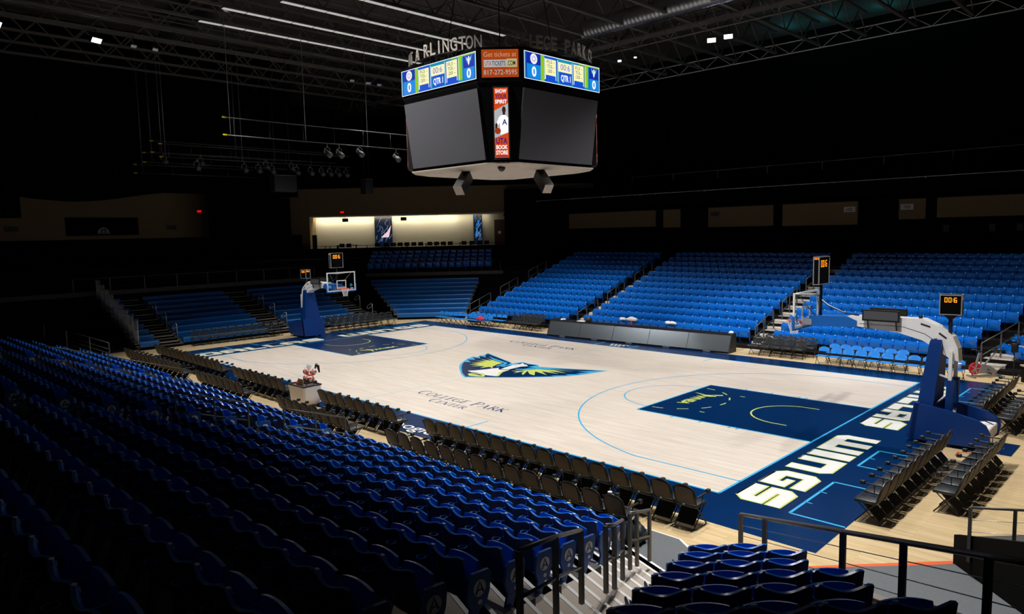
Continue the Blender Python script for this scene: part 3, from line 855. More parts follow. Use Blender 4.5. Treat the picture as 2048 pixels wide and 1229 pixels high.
# the remaining seats of the bowl, too many and too small to be things of their own
big = MB()
src = MB()
for m_ in (SB, SP, SS, ST):
    off = len(src.v)
    src.v += m_.v
    remap = [src.m(x) for x in m_.mats]
    src.f += [[off+i for i in f] for f in m_.f]; src.mi += [remap[i] for i in m_.mi]; src.sm += m_.sm
big.mats = list(src.mats)
for m_ in (EPB, EAB):
    for x in m_.mats:
        big.m(x)
for s_ in REST:
    c_, n_ = math.cos(s_[3]), math.sin(s_[3])
    for m_ in ((src, EPB, EAB) if s_[6] else (src,)):
        off = len(big.v)
        big.v += [(s_[0]+c_*x*s_[7]-n_*y, s_[1]+n_*x*s_[7]+c_*y, s_[2]+z) for x, y, z in m_.v]
        big.f += [[off+i for i in f] for f in m_.f]
        mm = [big.m(x) for x in m_.mats]
        big.mi += [mm[i] for i in m_.mi]; big.sm += m_.sm
big.build('stadium_seat_rows', kind='stuff', label='remaining rows of blue stadium seats in the far and dim blocks', category='seats')

# ---------------------------------------------------------------- folding chairs
def rounded_back(w, zb, zt, rake, th, y0=-0.18):
    def fa(u, v):
        x = (2*u-1)*w*(1.0-0.10*v**4-0.06*(1-v)**3)
        z = zb+(zt-zb)*v-0.075*abs(2*u-1)**3*v*v
        return (x, y0-rake*v+0.02*(2*u-1)**2, z)
    def fb(u, v):
        q = fa(u, v)
        k = math.sin(min(1, max(0, u))*PI)**0.5*math.sin(min(1, max(0, v))*PI)**0.5 if 0 < u < 1 and 0 < v < 1 else 0
        return (q[0], q[1]-th*(0.35+0.65*k), q[2])
    return fa, fb
def padded_chair(arms):
    t = thing('folding_chair', 'x', 'chair')
    m = MB(); m.bbox(-0.235, 0.235, -0.18, 0.26, 0.40, 0.48, 'black_vinyl', 0.03); m.build('seat', t)
    m = MB()
    if arms:
        fa, fb = rounded_back(0.245, 0.485, 0.90, 0.11, 0.04)
        m.slab(fa, fb, 8, 6, 'black_vinyl', 'black_vinyl')
        # stiff brown rear panel set inside the dark edge
        m.slab(lambda u, v: tuple(Vector(fb(0.5+(u-0.5)*0.86, 0.06+0.82*v))+Vector((0, -0.004, 0))), lambda u, v: tuple(Vector(fb(0.5+(u-0.5)*0.86, 0.06+0.82*v))+Vector((0, -0.012, 0))), 6, 4, 'chair_rear')
    else:
        fa, fb = rounded_back(0.215, 0.52, 0.72, 0.05, 0.03)
        m.slab(fa, fb, 6, 3, 'black_vinyl')
        fa2, fb2 = rounded_back(0.205, 0.78, 0.88, 0.03, 0.03, y0=-0.245)
        m.slab(fa2, fb2, 6, 3, 'black_vinyl')
        for s in (-1, 1):
            m.bar((s*0.175, -0.245, 0.71), (s*0.17, -0.265, 0.80), 0.075, 0.03, 'black_vinyl')
    m.build('backrest', t)
    for s in (-1, 1):
        m = MB(); m.tube([(s*0.225, -0.30, 0.84), (s*0.235, -0.17, 0.46), (s*0.235, 0.22, 0.012)], 0.015, 'black_metal', 6); m.build('front_leg', t)
        m = MB(); m.tube([(s*0.215, 0.2, 0.43), (s*0.215, -0.24, 0.012)], 0.012, 'black_metal', 6); m.build('rear_leg', t)
    if arms:
        m = MB(); m.prism([(0.10, 0.40), (-0.215, 0.07), (-0.225, 0.085), (0.07, 0.41)], lambda y, z, x: (x, y, z), -0.2, 0.2, 'black_metal'); m.build('brace_panel', t)
    for (x, y, z) in ((0.235, 0.16, 0.08), (0.215, -0.19, 0.07), (0.215, -0.12, 0.15)):
        m = MB(); m.tube([(-x, y, z), (x, y, z)], 0.009, 'black_metal', 6); m.build('crossbar', t)
    m = MB(); m.bar((-0.02, -0.262, 0.495), (0.02, -0.262, 0.495), 0.012, 0.02, 'tag_white'); m.build('number_tag', t)
    if arms:
        m = MB()
        m.bbox(0.236, 0.276, -0.20, 0.22, 0.645, 0.675, 'black_vinyl', 0.01)
        m.bbox(0.215, 0.295, 0.20, 0.30, 0.635, 0.715, 'black_vinyl', 0.012)
        m.tube([(0.255, 0.02, 0.645), (0.245, 0.02, 0.45)], 0.009, 'black_metal', 6)
        m.build('armrest', t)
    return t
def blue_chair():
    t = thing('folding_chair', 'x', 'chair')
    m = MB(); m.bbox(-0.215, 0.215, -0.17, 0.22, 0.425, 0.455, 'blue_fold', 0.013); m.build('seat', t)
    fa, fb = rounded_back(0.225, 0.60, 0.80, 0.05, 0.018, y0=-0.20)
    m = MB(); m.slab(fa, fb, 8, 3, 'blue_fold'); m.build('backrest', t)
    for s in (-1, 1):
        m = MB(); m.tube([(s*0.225, -0.26, 0.79), (s*0.23, -0.17, 0.50), (s*0.23, 0.2, 0.012)], 0.011, 'black_metal', 6); m.build('front_leg', t)
        m = MB(); m.tube([(s*0.205, 0.17, 0.43), (s*0.205, -0.24, 0.012)], 0.011, 'black_metal', 6); m.build('rear_leg', t)
    for (x, y, z) in ((0.23, 0.13, 0.09), (0.205, -0.17, 0.1)):
        m = MB(); m.tube([(-x, y, z), (x, y, z)], 0.009, 'black_metal', 6); m.build('crossbar', t)
    return t
_arm, _pad, _blu = padded_chair(True), padded_chair(False), blue_chair()
_used = set()
def chair(src, x, y, rz, label, group):
    if src.name not in _used:
        _used.add(src.name)
        src.location = (x, y, 0); src.rotation_euler = (0, 0, rz); src['label'] = label; src['group'] = group
        return src
    return dup(src, label, (x, y, 0), rz, group)
def chair_row(src, n, p0, p1, rz, colour, place, group, order='left', jit=0.008, rev=False):
    for i in range(n):
        f = i/(n-1) if n > 1 else 0
        k = n-i if rev else i+1
        chair(src, p0[0]+(p1[0]-p0[0])*f+random.uniform(-jit, jit), p0[1]+(p1[1]-p0[1])*f+random.uniform(-jit, jit), rz+random.uniform(-0.03, 0.03),
              '%s chair, %s from %s, %s' % (colour, ORD[k], order, place), group)
# local front is +y; a back top sits about 0.29 behind the chair's origin
BO = 0.29
chair_row(_arm, 16, (6.78, -9.87+BO), (14.73, -9.83+BO), 0, 'black padded', 'courtside front row, longest run, nearest the camera', 'front courtside chairs nearest the camera', 'the right', rev=True)
chair_row(_arm, 8, (0.95, -9.75+BO), (4.81, -9.79+BO), 0, 'black padded', 'courtside front row just right of the white cart', 'front courtside chairs right of the cart', 'the cart')
chair_row(_arm, 8, (-5.78, -9.7+BO), (-1.95, -9.75+BO), 0, 'black padded', 'courtside front row just left of the white cart', 'front courtside chairs left of the cart', 'the cart', rev=True)
chair_row(_arm, 15, (-14.9, -9.5+BO), (-7.71, -9.55+BO), 0, 'black padded', 'courtside front row, farthest run on the near side', 'front courtside chairs at the far left', 'the right', rev=True)
chair_row(_arm, 14, (6.8, -11.2+BO), (14.02, -11.18+BO), 0, 'black padded', 'second courtside row nearest the camera', 'second row courtside chairs nearest the camera', 'the right', rev=True)
chair_row(_arm, 8, (0.63, -11.1+BO), (4.5, -11.2+BO), 0, 'black padded', 'second courtside row in front of the white cart', 'second row chairs by the cart', 'the left')
chair_row(_arm, 8, (-6.19, -11.0+BO), (-2.63, -11.0+BO), 0, 'black padded', 'second courtside row left of the white cart', 'second row chairs left of the cart', 'the left')
chair_row(_arm, 13, (-15.0, -10.85+BO), (-8.51, -10.85+BO), 0, 'black padded', 'second courtside row, farthest run on the near side', 'second row chairs at the far left', 'the right', rev=True)
chair_row(_arm, 10, (17.63-BO, -7.0), (17.62-BO, -2.24), PI/2, 'black padded', 'front baseline row between railing and hoop', 'front baseline chairs before the hoop', 'the railing')
chair_row(_arm, 8, (18.66-BO, -5.46), (18.66-BO, -1.66), PI/2, 'black padded', 'rear baseline row between railing and hoop', 'rear baseline chairs before the hoop', 'the railing')
chair_row(_arm, 10, (17.6-BO, 1.7), (17.57-BO, 6.5), PI/2, 'black padded', 'front baseline row beyond the right hoop', 'front baseline chairs beyond the hoop', 'the hoop')
chair_row(_arm, 6, (18.4-BO, 1.9), (18.4-BO, 4.6), PI/2, 'black padded', 'rear baseline row beyond the right hoop', 'rear baseline chairs beyond the hoop', 'the hoop')
chair_row(_pad, 11, (-19.05+BO, -6.0), (-18.9+BO, -1.2), -PI/2, 'black padded', 'left baseline beside the left hoop base', 'chairs left of the left hoop', 'the left')
chair_row(_pad, 9, (-17.5+BO, 1.95), (-17.4+BO, 6.2), -PI/2, 'black padded', 'front left baseline row beyond the left hoop', 'front chairs beyond the left hoop', 'the hoop')
chair_row(_pad, 9, (-18.6+BO, 1.7), (-18.7+BO, 5.9), -PI/2, 'black padded', 'rear left baseline row beyond the left hoop', 'rear chairs beyond the left hoop', 'the hoop')
chair_row(_blu, 11, (-15.1, 8.9-BO+0.1), (-10.42, 8.98-BO+0.1), PI, 'bright blue', 'front bench row left of the scorer table', 'front bench chairs left of the table', 'the left')
chair_row(_blu, 7, (-12.85, 9.85-BO), (-9.97, 9.9-BO), PI, 'bright blue', 'second bench row left of the scorer table', 'second bench row left of the table', 'the left')
chair_row(_pad, 5, (-9.07, 9.9-BO), (-7.05, 9.9-BO), PI, 'black padded', 'front row left of the scorer table', 'black bench chairs left of the table', 'the left')
chair_row(_pad, 4, (-9.2, 10.9-BO), (-7.63, 10.85-BO), PI, 'black padded', 'second row left of the scorer table', 'black bench chairs left of the table, rear', 'the left')
chair_row(_pad, 5, (6.84, 10.0-BO), (8.85, 10.05-BO), PI, 'black padded', 'front row right of the scorer table', 'black bench chairs right of the table', 'the left')
chair_row(_pad, 5, (7.03, 10.85-BO), (9.05, 10.8-BO), PI, 'black padded', 'second row right of the scorer table', 'black bench chairs right of the table, rear', 'the left')
chair_row(_blu, 11, (10.26, 9.1-BO), (15.3, 9.02-BO), PI, 'bright blue', 'front bench row near the right hoop', 'front bench chairs near the right hoop', 'the left')
chair_row(_blu, 7, (10.3, 10.15-BO), (13.06, 10.12-BO), PI, 'bright blue', 'second bench row near the right hoop', 'second bench row near the right hoop', 'the left')

# ---------------------------------------------------------------- bleachers
def bleacher(fn, k0, k1, ext, label):
    t = thing('bleacher', label, 'bleachers')
    for k in range(k0, k1):
        a, b = ext(k)
        d, z = 0.76*k, 0.254*k
        m = MB()
        m.prism([(d, z+0.16), (d-0.03, z+0.40), (d+0.0, z+0.45), (d+0.29, z+0.45), (d+0.31, z+0.41), (d+0.05, z+0.16)], lambda u, v, w_: fn(u, w_, v), a, b, 'bench_blue')
        n = max(2, int((b-a)/0.46))
        m.build('bench', t)
        m = MB()
        m.prism([(d+0.06, 0.0 if k == 0 else z-0.02), (d+0.06, z+0.16), (d+0.80, z+0.16), (d+0.80, z-0.02 if k else 0.0)], lambda u, v, w_: fn(u, w_, v), a, b, 'plate_grey')
        m.build('deck', t)
    m = MB()
    a0, b0 = ext(k0)
    m.prism([(0.02, 0.0), (0.02, 0.16), (0.06, 0.16), (0.06, 0.0)], lambda u, v, w_: fn(u, w_, v), a0, b0, 'black_matte')
    m.build('kick_board', t)
    return t
ex = lambda d, y, z: (-19.5-d, y, z)
cx_ = lambda d, t_, z: bt(19.3+d, t_, z)
bleacher(ex, 0, 9, lambda k: (-8.75, -7.75), 'short blue bench bleacher with white end guards at the far left')
bleacher(ex, 0, 9, lambda k: (-6.45, -1.35), 'blue bench bleacher between the two end stairs')
bleacher(ex, 0, 9, lambda k: (0.3, 5.4), 'blue bench bleacher directly behind the left hoop')
bleacher(cx_, 0, 9, lambda k: (-7.75-0.36*k, -2.95+0.1*k), 'wide blue bench bleacher turned across the far left corner')
def bleacher_stairs(a, b, label):
    s = thing('bleacher_stair', label, 'stairs')
    m = MB()
    for k in range(18):
        z = 0.16+0.127*k
        m.box(-19.35-0.38*k-0.42, -19.35-0.38*k, a, b, z-0.03, z, 'concrete_dark')
        m.box(-19.35-0.38*k-0.40, -19.35-0.38*k-0.05, a+0.03, b-0.03, max(0, z-0.16), z-0.03, 'black_matte')
        if k % 2:
            m.box(-19.37-0.38*k, -19.3-0.38*k, a+0.05*(k % 3), b-0.12, z-0.03, z+0.004, 'concrete')
    m.build('tread', s)
    for y, k in ((b-0.12, 1), (b-0.12, 5), (b-0.12, 9)):
        x, z = -19.5-0.76*k*0.5*1.0, 0.2+0.127*k
        m = MB()
        m.tube([(x, y, z), (x, y, z+0.72), (x, y, z+0.86), (x-0.15, y, z+0.92), (x-0.62, y, z+0.72), (x-0.66, y, z+0.6), (x-0.55, y, z+0.52), (x-0.04, y, z+0.72)], 0.024, 'steel_light', 6)
        m.build('hand_loop', s)
bleacher_stairs(-7.72, -6.5, 'dark bleacher stair with pale edges, leftmost of three')
bleacher_stairs(-1.3, 0.25, 'dark bleacher stair with pale edges left of the hoop base')
bleacher_stairs(5.45, 6.75, 'dark bleacher stair with pale edges right of the left hoop')
gd = thing('guard_rail', 'white barred end guard, lowest of the stepped set at far left', 'railing', (-19.5, -8.8, 0.0), 0, 'stepped end guards at the far left')
m = MB()
m.tube([(0, 0, 0.36), (0, 0, 1.58), (-0.05, 0, 1.64), (-0.70, 0, 1.64), (-0.74, 0, 1.58), (-0.74, 0, 0.36)], 0.022, 'steel_light', 6)
m.tube([(0, 0, 0.45), (-0.74, 0, 0.45)], 0.016, 'steel_light', 6)
m.build('guard_frame', gd)
m = MB()
for i in range(1, 7):
    m.tube([(-0.105*i, 0, 0.45), (-0.105*i, 0, 1.63)], 0.011, 'steel_light', 5)
m.build('baluster', gd)
for k in range(1, 9):
    dup(gd, 'white barred end guard, %s from the floor in the stepped set at far left' % ORD[k+1], (-19.5-0.76*k, -8.8, 0.254*k), 0, 'stepped end guards at the far left')

# ---------------------------------------------------------------- handrails
def post_rail(name, label, pts, h, mt, r=0.022, post=0.045, mid=(0.5,), cables=(), cat='handrail', group=None):
    t = thing(name, label, cat, group=group)
    P = [Vector(q) for q in pts]
    m = MB(); m.bar(P[0]+Vector((0, 0, h))-(P[1]-P[0]).normalized()*0.1, P[-1]+Vector((0, 0, h))+(P[-1]-P[-2]).normalized()*0.1, 0.055, 0.03, mt) if len(P) == 2 else m.tube([q+Vector((0, 0, h)) for q in P], r, mt, 6)
    m.build('top_rail', t)
    for f in mid:
        m = MB(); m.tube([q+Vector((0, 0, h*f)) for q in P], r*0.8, mt, 6); m.build('mid_rail', t)
    for q in P:
        m = MB(); m.box(q.x-post/2, q.x+post/2, q.y-post/2, q.y+post/2, q.z, q.z+h, mt); m.build('post', t)
    for f in cables:
        m = MB(); m.tube([q+Vector((0, 0, h*f)) for q in P], 0.005, 'steel_light', 5); m.build('cable', t)
    return t
post_rail('handrail', 'steel stair handrail at the foot of the near stairs', [(15.47, -12.12, 0.36), (15.68, -12.79, 0.58), (15.87, -13.25, 0.75)], 0.9, 'rail_metal', 0.026, 0.05)
post_rail('handrail', 'steel stair handrail, middle of the three on the near stairs', [(16.2, -13.9, 0.94), (16.5, -14.5, 1.14), (16.7, -14.95, 1.33)], 0.9, 'rail_metal', 0.026, 0.05)
post_rail('handrail', 'steel stair handrail, topmost of the three on the near stairs', [(16.95, -15.75, 1.6), (17.3, -16.6, 1.9), (17.7, -17.55, 2.2)], 0.9, 'rail_metal', 0.026, 0.05)
def nrail(x, ys, label):
    post_rail('handrail', label, [(x, y, NZ0+0.05+NDZ/NDY*(-12.1-y)) for y in ys], 0.85, 'rail_metal', 0.018, 0.035)
nrail(5.95, (-12.0, -12.85, -13.7), 'thin grey handrail low on the near middle aisle')
nrail(5.75, (-14.5, -15.3, -16.15), 'thin grey handrail high on the near middle aisle')
nrail(-5.0, (-12.0, -13.2, -14.4), 'thin grey handrail low on the farthest near aisle')
nrail(-5.0, (-15.0, -15.8, -16.4), 'thin grey handrail high on the farthest near aisle')
def farail(x, ys, label):
    post_rail('handrail', label, [(x, y, FZ0+FDZ/FDY*(y-FY0-0.2)) for y in ys], 0.95, 'rail_metal', 0.024, 0.05)
for x, nm in ((-5.15, 'left of the scorer table block'), (6.1, 'between scorer table block and hoop block'), (-14.75, 'beside the corner bleachers')):
    for ys, q in (((11.2, 12.1, 13.2), 'lowest'), ((14.2, 15.1, 16.0), 'second'), ((17.2, 18.2, 19.2), 'third')):
        farail(x, ys, 'grey aisle handrail %s, %s from the floor' % (nm, q))
post_rail('handrail', 'grey aisle handrail beside the exercise bike', [(15.55, 11.3, 0.15), (16.0, 12.4, 0.5), (16.4, 13.5, 0.85)], 1.0, 'rail_metal', 0.024, 0.05)
post_rail('cable_railing', 'dark cable railing sloping along the near corner block', [dt(d, 3.55, 1.6+0.347*(d-20.61)-0.87) for d in (20.61, 21.61, 23.87, 25.0, 26.11, 27.2)], 0.87, 'rail_metal', 0.028, 0.055, mid=(0.22,), cables=(0.42, 0.61, 0.8), cat='railing')
post_rail('cable_railing', 'dark cable railing at the right edge above the low wall', [dt(19.6, 7.75, 0.25), dt(19.75, 8.4, 0.25), dt(19.9, 9.2, 0.25), dt(20.0, 10.2, 0.25)], 0.95, 'rail_metal', 0.024, 0.05, mid=(0.12,), cables=(0.35, 0.55, 0.77), cat='railing')
post_rail('cable_railing', 'long dark cable railing closing the far left end of the near stand', [(x, -12.08, 0.5) for x in (-13.1, -16.0, -20.0, -24.5, -29, -34)], 0.95, 'rail_metal', 0.02, 0.05, mid=(0.08,), cables=(0.3, 0.5, 0.7), cat='railing')
post_rail('railing', 'thin rail along the ledge above the corner bleachers', [bt(26.45, t_, 2.97) for t_ in (-11, -9.7, -8.4, -7.1, -5.8, -4.5, -3.2, -1.9, -0.4)], 0.78, 'rail_metal', 0.02, 0.04, mid=())
post_rail('railing', 'thin rail along the ledge above the end bleachers', [(-26.4, y, 2.97) for y in (-10, -8, -6, -4, -2, 0, 2, 4, 6)], 0.78, 'rail_metal', 0.02, 0.04, mid=())
post_rail('railing', 'thin rail along the front of the upper deck', [(x, 24.0, 8.3) for x in (-20, -16, -12.9, -9.4, -8.06, -4, 0, 4.9, 6.3, 10, 14.6, 20)], 0.33, 'nosing_white', 0.018, 0.04, mid=())
post_rail('railing', 'thin rail along the back of the upper deck', [(x, 29.6, 9.5) for x in (-14, -10, -6, -2, 2, 6, 10, 14, 18, 22)], 0.95, 'nosing_white', 0.02, 0.04, mid=())

# ---------------------------------------------------------------- basketball hoops
OX = 16.9
def digits(mb, fn, u0, v0, h, mt='glow_amber'):
    seg = {'0': 'abcdef', '6': 'acdefg'}
    wd, th = h*0.52, h*0.12
    def bar_(u, v, du, dv):
        mb.flat([(u, v), (u+du, v), (u+du, v+dv), (u, v+dv)], mt, fn=lambda a, b: fn(a, b, 0.004))
    x = u0
    for ch in '00:6':
        if ch == ':':
            bar_(x, v0+h*0.25, th, th); bar_(x, v0+h*0.62, th, th); x += h*0.25; continue
        S = seg[ch]
        if 'a' in S: bar_(x, v0+h-th, wd, th)
        if 'd' in S: bar_(x, v0, wd, th)
        if 'g' in S: bar_(x, v0+h/2-th/2, wd, th)
        if 'f' in S: bar_(x, v0+h/2, th, h/2)
        if 'e' in S: bar_(x, v0, th, h/2)
        if 'b' in S: bar_(x+wd-th, v0+h/2, th, h/2)
        if 'c' in S: bar_(x+wd-th, v0, th, h/2)
        x += wd+h*0.2
def clock(t, name, x, y, z, wx, wy, h, angle=0.0):
    ca, sa = math.cos(angle), math.sin(angle)
    R = lambda a, b: (x+ca*a-sa*b-OX, y+sa*a+ca*b)
    m = MB()
    m.box(-wx/2+0.02, wx/2-0.02, -wy/2+0.02, wy/2-0.02, z+0.01, z+h-0.01, 'black_matte', fn=lambda a, b, c_: (*R(a, b), c_))
    b_ = m.build(name, t)
    fr = MB(); dg = MB()
    for (ux, uy, ox, oy, wd) in ((1, 0, -wx/2, -wy/2, wx), (-1, 0, wx/2, wy/2, wx), (0, -1, -wx/2, wy/2, wy), (0, 1, wx/2, -wy/2, wy)):
        o = R(ox, oy); u_ = (ca*ux-sa*uy, sa*ux+ca*uy, 0)
        f = frame((o[0], o[1], z), u_, (0, 0, 1))
        e = 0.022
        for (a0, a1, b0, b1) in ((0, wd, 0, e), (0, wd, h-e, h), (0, e, e, h-e), (wd-e, wd, e, h-e)):
            fr.prism([(a0, b0), (a1, b0), (a1, b1), (a0, b1)], f, -0.015, 0.006, 'steel_light')
        k = min(h*0.24, wd*0.3)
        digits(dg, lambda a, b, w_=0: f(a, b, w_-0.018), wd*0.5-k*1.15, h-k*1.55, k)
    fr.build('clock_frame', b_); dg.build('clock_digit', b_)
hp = thing('basketball_hoop', 'portable basketball hoop at the right end, seen from behind with white boom', 'basketball hoop', (OX, 0, 0), 0)
XZ = lambda u, v, w_: (u-OX, w_, v)
# base: two padded side walls, front pad and the machinery between them
prof = [(16.28, 0.1), (16.40, 1.1), (17.2, 0.99), (17.85, 0.84), (18.05, 0.72), (18.16, 0.5), (18.12, 0.24), (17.95, 0.12), (17.3, 0.1)]
m = MB()
m.prism(prof, XZ, -0.68, -0.56, 'pad_navy'); m.prism(prof, XZ, 0.56, 0.68, 'pad_navy')
m.prism([(16.2, 0.1), (16.38, 1.1), (16.5, 1.1), (16.4, 0.1)], XZ, -0.68, 0.68, 'pad_navy')
m.build('base_pad', hp)
m = MB(); m.box(16.4-OX, 17.95-OX, -0.5, 0.5, 0.07, 0.34, 'black_matte')
for (x, y) in ((16.5, 0.45), (16.5, -0.45), (17.9, 0.45), (17.9, -0.45)):
    m.lathe([(0.06, -0.03), (0.06, 0.03)], (x-OX, y, 0.06), 'black_metal', 10, 'y')
m.build('base_frame', hp)
m = MB(); m.bbox(17.72-OX, 18.12-OX, -0.45, 0.45, 0.3, 0.62, 'cloth_white', 0.05)
m.tube([(17.6-OX, -0.2, 0.68), (17.9-OX, 0.0, 0.71), (18.08-OX, 0.1, 0.62), (18.1-OX, 0.2, 0.4)], 0.015, 'black_metal', 6)
m.build('ballast_box', hp)
# front column pad, tapering upward
m = MB()
L_ = [(0.12, 16.22, 16.75, 0.62), (1.1, 16.42, 16.80, 0.50), (2.72, 16.60, 16.90, 0.30), (2.82, 16.63, 16.88, 0.28)]
vs_, fs_ = [], []
for z, a, b, y in L_:
    vs_ += [(a-OX, -y, z), (b-OX, -y, z), (b-OX, y, z), (a-OX, y, z)]
for i in range(3):
    for k in range(4):
        fs_.append((i*4+k, i*4+(k+1) % 4, i*4+4+(k+1) % 4, i*4+4+k))
fs_ += [(3, 2, 1, 0), (12, 13, 14, 15)]
m.add(vs_, fs_, 'pad_navy'); m.build('column_pad', hp)
m = MB()
for y in (-0.28, 0.28):
    m.bar((17.12-OX, y, 0.9), (17.14-OX, y, 1.75), 0.16, 0.16, 'pad_navy')
m.build('rear_post_pad', hp)
m = MB()
for y in (-0.28, 0.28):
    m.bar((17.13-OX, y, 0.35), (17.12-OX, y, 2.55), 0.085, 0.085, 'white_gloss')
    m.tube([(16.8-OX, y, 1.05), (17.12-OX, y, 1.42)], 0.025, 'white_gloss', 6)
m.bar((16.85-OX, -0.28, 1.88), (17.12-OX, -0.28, 1.80), 0.04, 0.04, 'white_gloss')
m.build('rear_post', hp)
m = MB()
arm = [(14.40, 3.30), (14.9, 3.34), (16.40, 3.35), (16.73, 3.20), (17.13, 2.92), (17.26, 2.6), (17.29, 2.26), (17.08, 2.32), (16.75, 2.55), (16.4, 2.76), (15.8, 2.92), (14.68, 3.02), (14.40, 3.04)]
m.prism(arm, XZ, -0.2, 0.2, 'white_gloss')
for y in (-0.203, 0.203):
    m.tube([(14.75-OX, y, 3.11), (15.9-OX, y, 3.10), (16.45-OX, y, 2.95), (16.9-OX, y, 2.66), (16.98-OX, y, 2.4)], 0.006, 'dark_grey', 5)
    m.lathe([(0.035, -0.03), (0.035, 0.03)], (16.72-OX, y, 2.84), 'steel_light', 10, 'y')
    for (a, b) in (((16.35, 3.22), (16.58, 3.15)), ((16.8, 3.0), (16.98, 2.87)), ((14.85, 3.25), (15.05, 3.25))):
        m.bar((a[0]-OX, y, a[1]), (b[0]-OX, y, b[1]), 0.02, 0.035, 'black_metal')
m.build('boom', hp)
m = MB()
m.prism([(13.30, 2.93), (13.30, 3.25), (14.42, 3.29), (14.68, 3.18), (14.68, 3.00)], XZ, -0.235, 0.235, 'pad_blue')
for s in (-1,):
    f = frame((13.75-OX if s > 0 else 14.25-OX, s*-0.237, 3.02), (s, 0, 0), (0, 0, 1))
    m.text('WNBA', f, 0.25, 0.03, 0.13, 'tag_white', width=0.42)
m.build('boom_pad', hp)
m = MB()
for y in (-0.32, 0.32):
    s = 1 if y > 0 else -1
    f = frame((14.87-OX if s < 0 else 15.85-OX, y, 3.24), (-s, 0, 0), (0, 0, 1))
    m.box(14.87-OX, 15.85-OX, y-0.05, y+0.05, 3.22, 3.54, 'black_metal')
    m.flat([(0.04, 0.03), (0.94, 0.03), (0.94, 0.27), (0.04, 0.27)], 'screen_dark', fn=lambda a, b: f(a, b, 0.052))
    for x in (15.0, 15.75):
        m.bar((x-OX, y*0.95, 3.24), (x-OX, y*0.72, 2.98), 0.03, 0.03, 'black_metal')
m.build('display_panel', hp)
m = MB(); m.box(13.10-OX, 13.118-OX, -0.9, 0.9, 2.92, 3.95, 'board_glass'); bb = m.build('backboard', hp)
m = MB()
def bframe(y0, y1, z0, z1, e, x0, x1, mt_):
    for a, b, c_, d in ((y0, y1, z0, z0+e), (y0, y1, z1-e, z1), (y0, y0+e, z0+e, z1-e), (y1-e, y1, z0+e, z1-e)):
        m.box(x0-OX, x1-OX, a, b, c_, d, mt_)
bframe(-0.915, 0.915, 2.90, 3.97, 0.06, 13.085, 13.135, 'white_gloss')
bframe(-0.305, 0.305, 3.05, 3.51, 0.05, 13.09, 13.122, 'white_gloss')
m.build('board_frame', bb)
m = MB()
m.bbox(13.07-OX, 13.15-OX, -0.95, 0.95, 2.84, 2.905, 'pad_blue', 0.02)
for s in (-1, 1):
    m.bbox(13.07-OX, 13.15-OX, *sorted((s*0.915, s*0.96)), 2.84, 3.28, 'pad_blue', 0.018)
m.build('board_pad', bb)
m = MB()
f = frame((13.083-OX, 0, 0), (0, -1, 0), (0, 0, 1))
m.flat([(0.62+0.09*math.cos(k*PI/8), 3.2+0.09*math.sin(k*PI/8)) for k in range(16)], 'glow_teal', fn=lambda a, b: f(a, b, 0.002))
m.flat([(0.55, 3.0), (0.75, 3.0), (0.75, 3.05), (0.55, 3.05)], 'tag_white', fn=lambda a, b: f(a, b, 0.002))
m.build('board_sticker', bb)
m = MB()
m.tube([(13.15-OX, -0.7, 3.9), (13.5-OX, -0.15, 3.2)], 0.016, 'rail_metal', 6); m.tube([(13.15-OX, 0.7, 3.9), (13.5-OX, 0.15, 3.2)], 0.016, 'rail_metal', 6)
m.box(13.12-OX, 13.4-OX, -0.3, 0.3, 2.98, 3.15, 'steel_light')
m.tube([(13.55-OX, 0, 3.25), (13.55-OX, 0, 4.2)], 0.045, 'black_metal', 8)
m.tube([(13.6-OX, -0.05, 3.72), (13.8-OX, -0.1, 3.58), (14.3-OX, -0.1, 3.38), (14.7-OX, -0.1, 3.33)], 0.022, 'black_metal', 6)
m.tube([(13.62-OX, -0.09, 3.74), (13.82-OX, -0.14, 3.6), (14.3-OX, -0.14, 3.4)], 0.012, 'white_gloss', 6)
m.tube([(13.14-OX, -0.85, 3.95), (13.5-OX, 0, 3.86), (13.14-OX, 0.85, 3.95)], 0.025, 'steel_light', 6)
m.build('board_strut', hp)
m = MB()
m.tube([(12.75+0.229*math.cos(2*PI*k/20)-OX, 0.229*math.sin(2*PI*k/20), 3.05) for k in range(20)], 0.012, 'rim_orange', 6, closed=True)
m.box(12.97-OX, 13.09-OX, -0.09, 0.09, 2.95, 3.06, 'rim_orange')
m.build('rim', hp)
m = MB()
for k in range(12):
    for sgn in (1, -1):
        pts = []
        for j in range(7):
            v_ = j/6
            a = 2*PI*(k+sgn*0.5*((j) % 2))/12
            a = 2*PI*k/12+sgn*2*PI/24*j
            r_ = 0.222-0.105*min(1, v_*1.25)
            pts.append((12.75+r_*math.cos(a)-OX, r_*math.sin(a), 3.04-0.42*v_))
        m.tube(pts, 0.006, 'net_white', 4, cap=False)
m.build('net', hp)
clock(hp, 'shot_clock', 13.55, 0, 4.2, 0.18, 0.8, 0.84)
clock(hp, 'rear_clock', 17.02, 0.0, 3.5, 0.52, 0.34, 0.54, 0.12)
m = MB(); m.prism([(16.84, 3.5), (17.2, 3.5), (17.06, 3.36), (16.98, 3.36)], XZ, -0.06, 0.06, 'black_metal'); m.bar((17.02-OX, 0, 2.98), (17.02-OX, 0, 3.38), 0.08, 0.08, 'black_metal')
m.lathe([(0.05, 0), (0.05, 0.09)], (16.3-OX, -0.05, 3.35), 'black_metal', 10)
m.build('clock_mount', hp)
dup(hp, 'portable basketball hoop at the far left end, glass board facing the court', (-OX, 0, 0), PI)

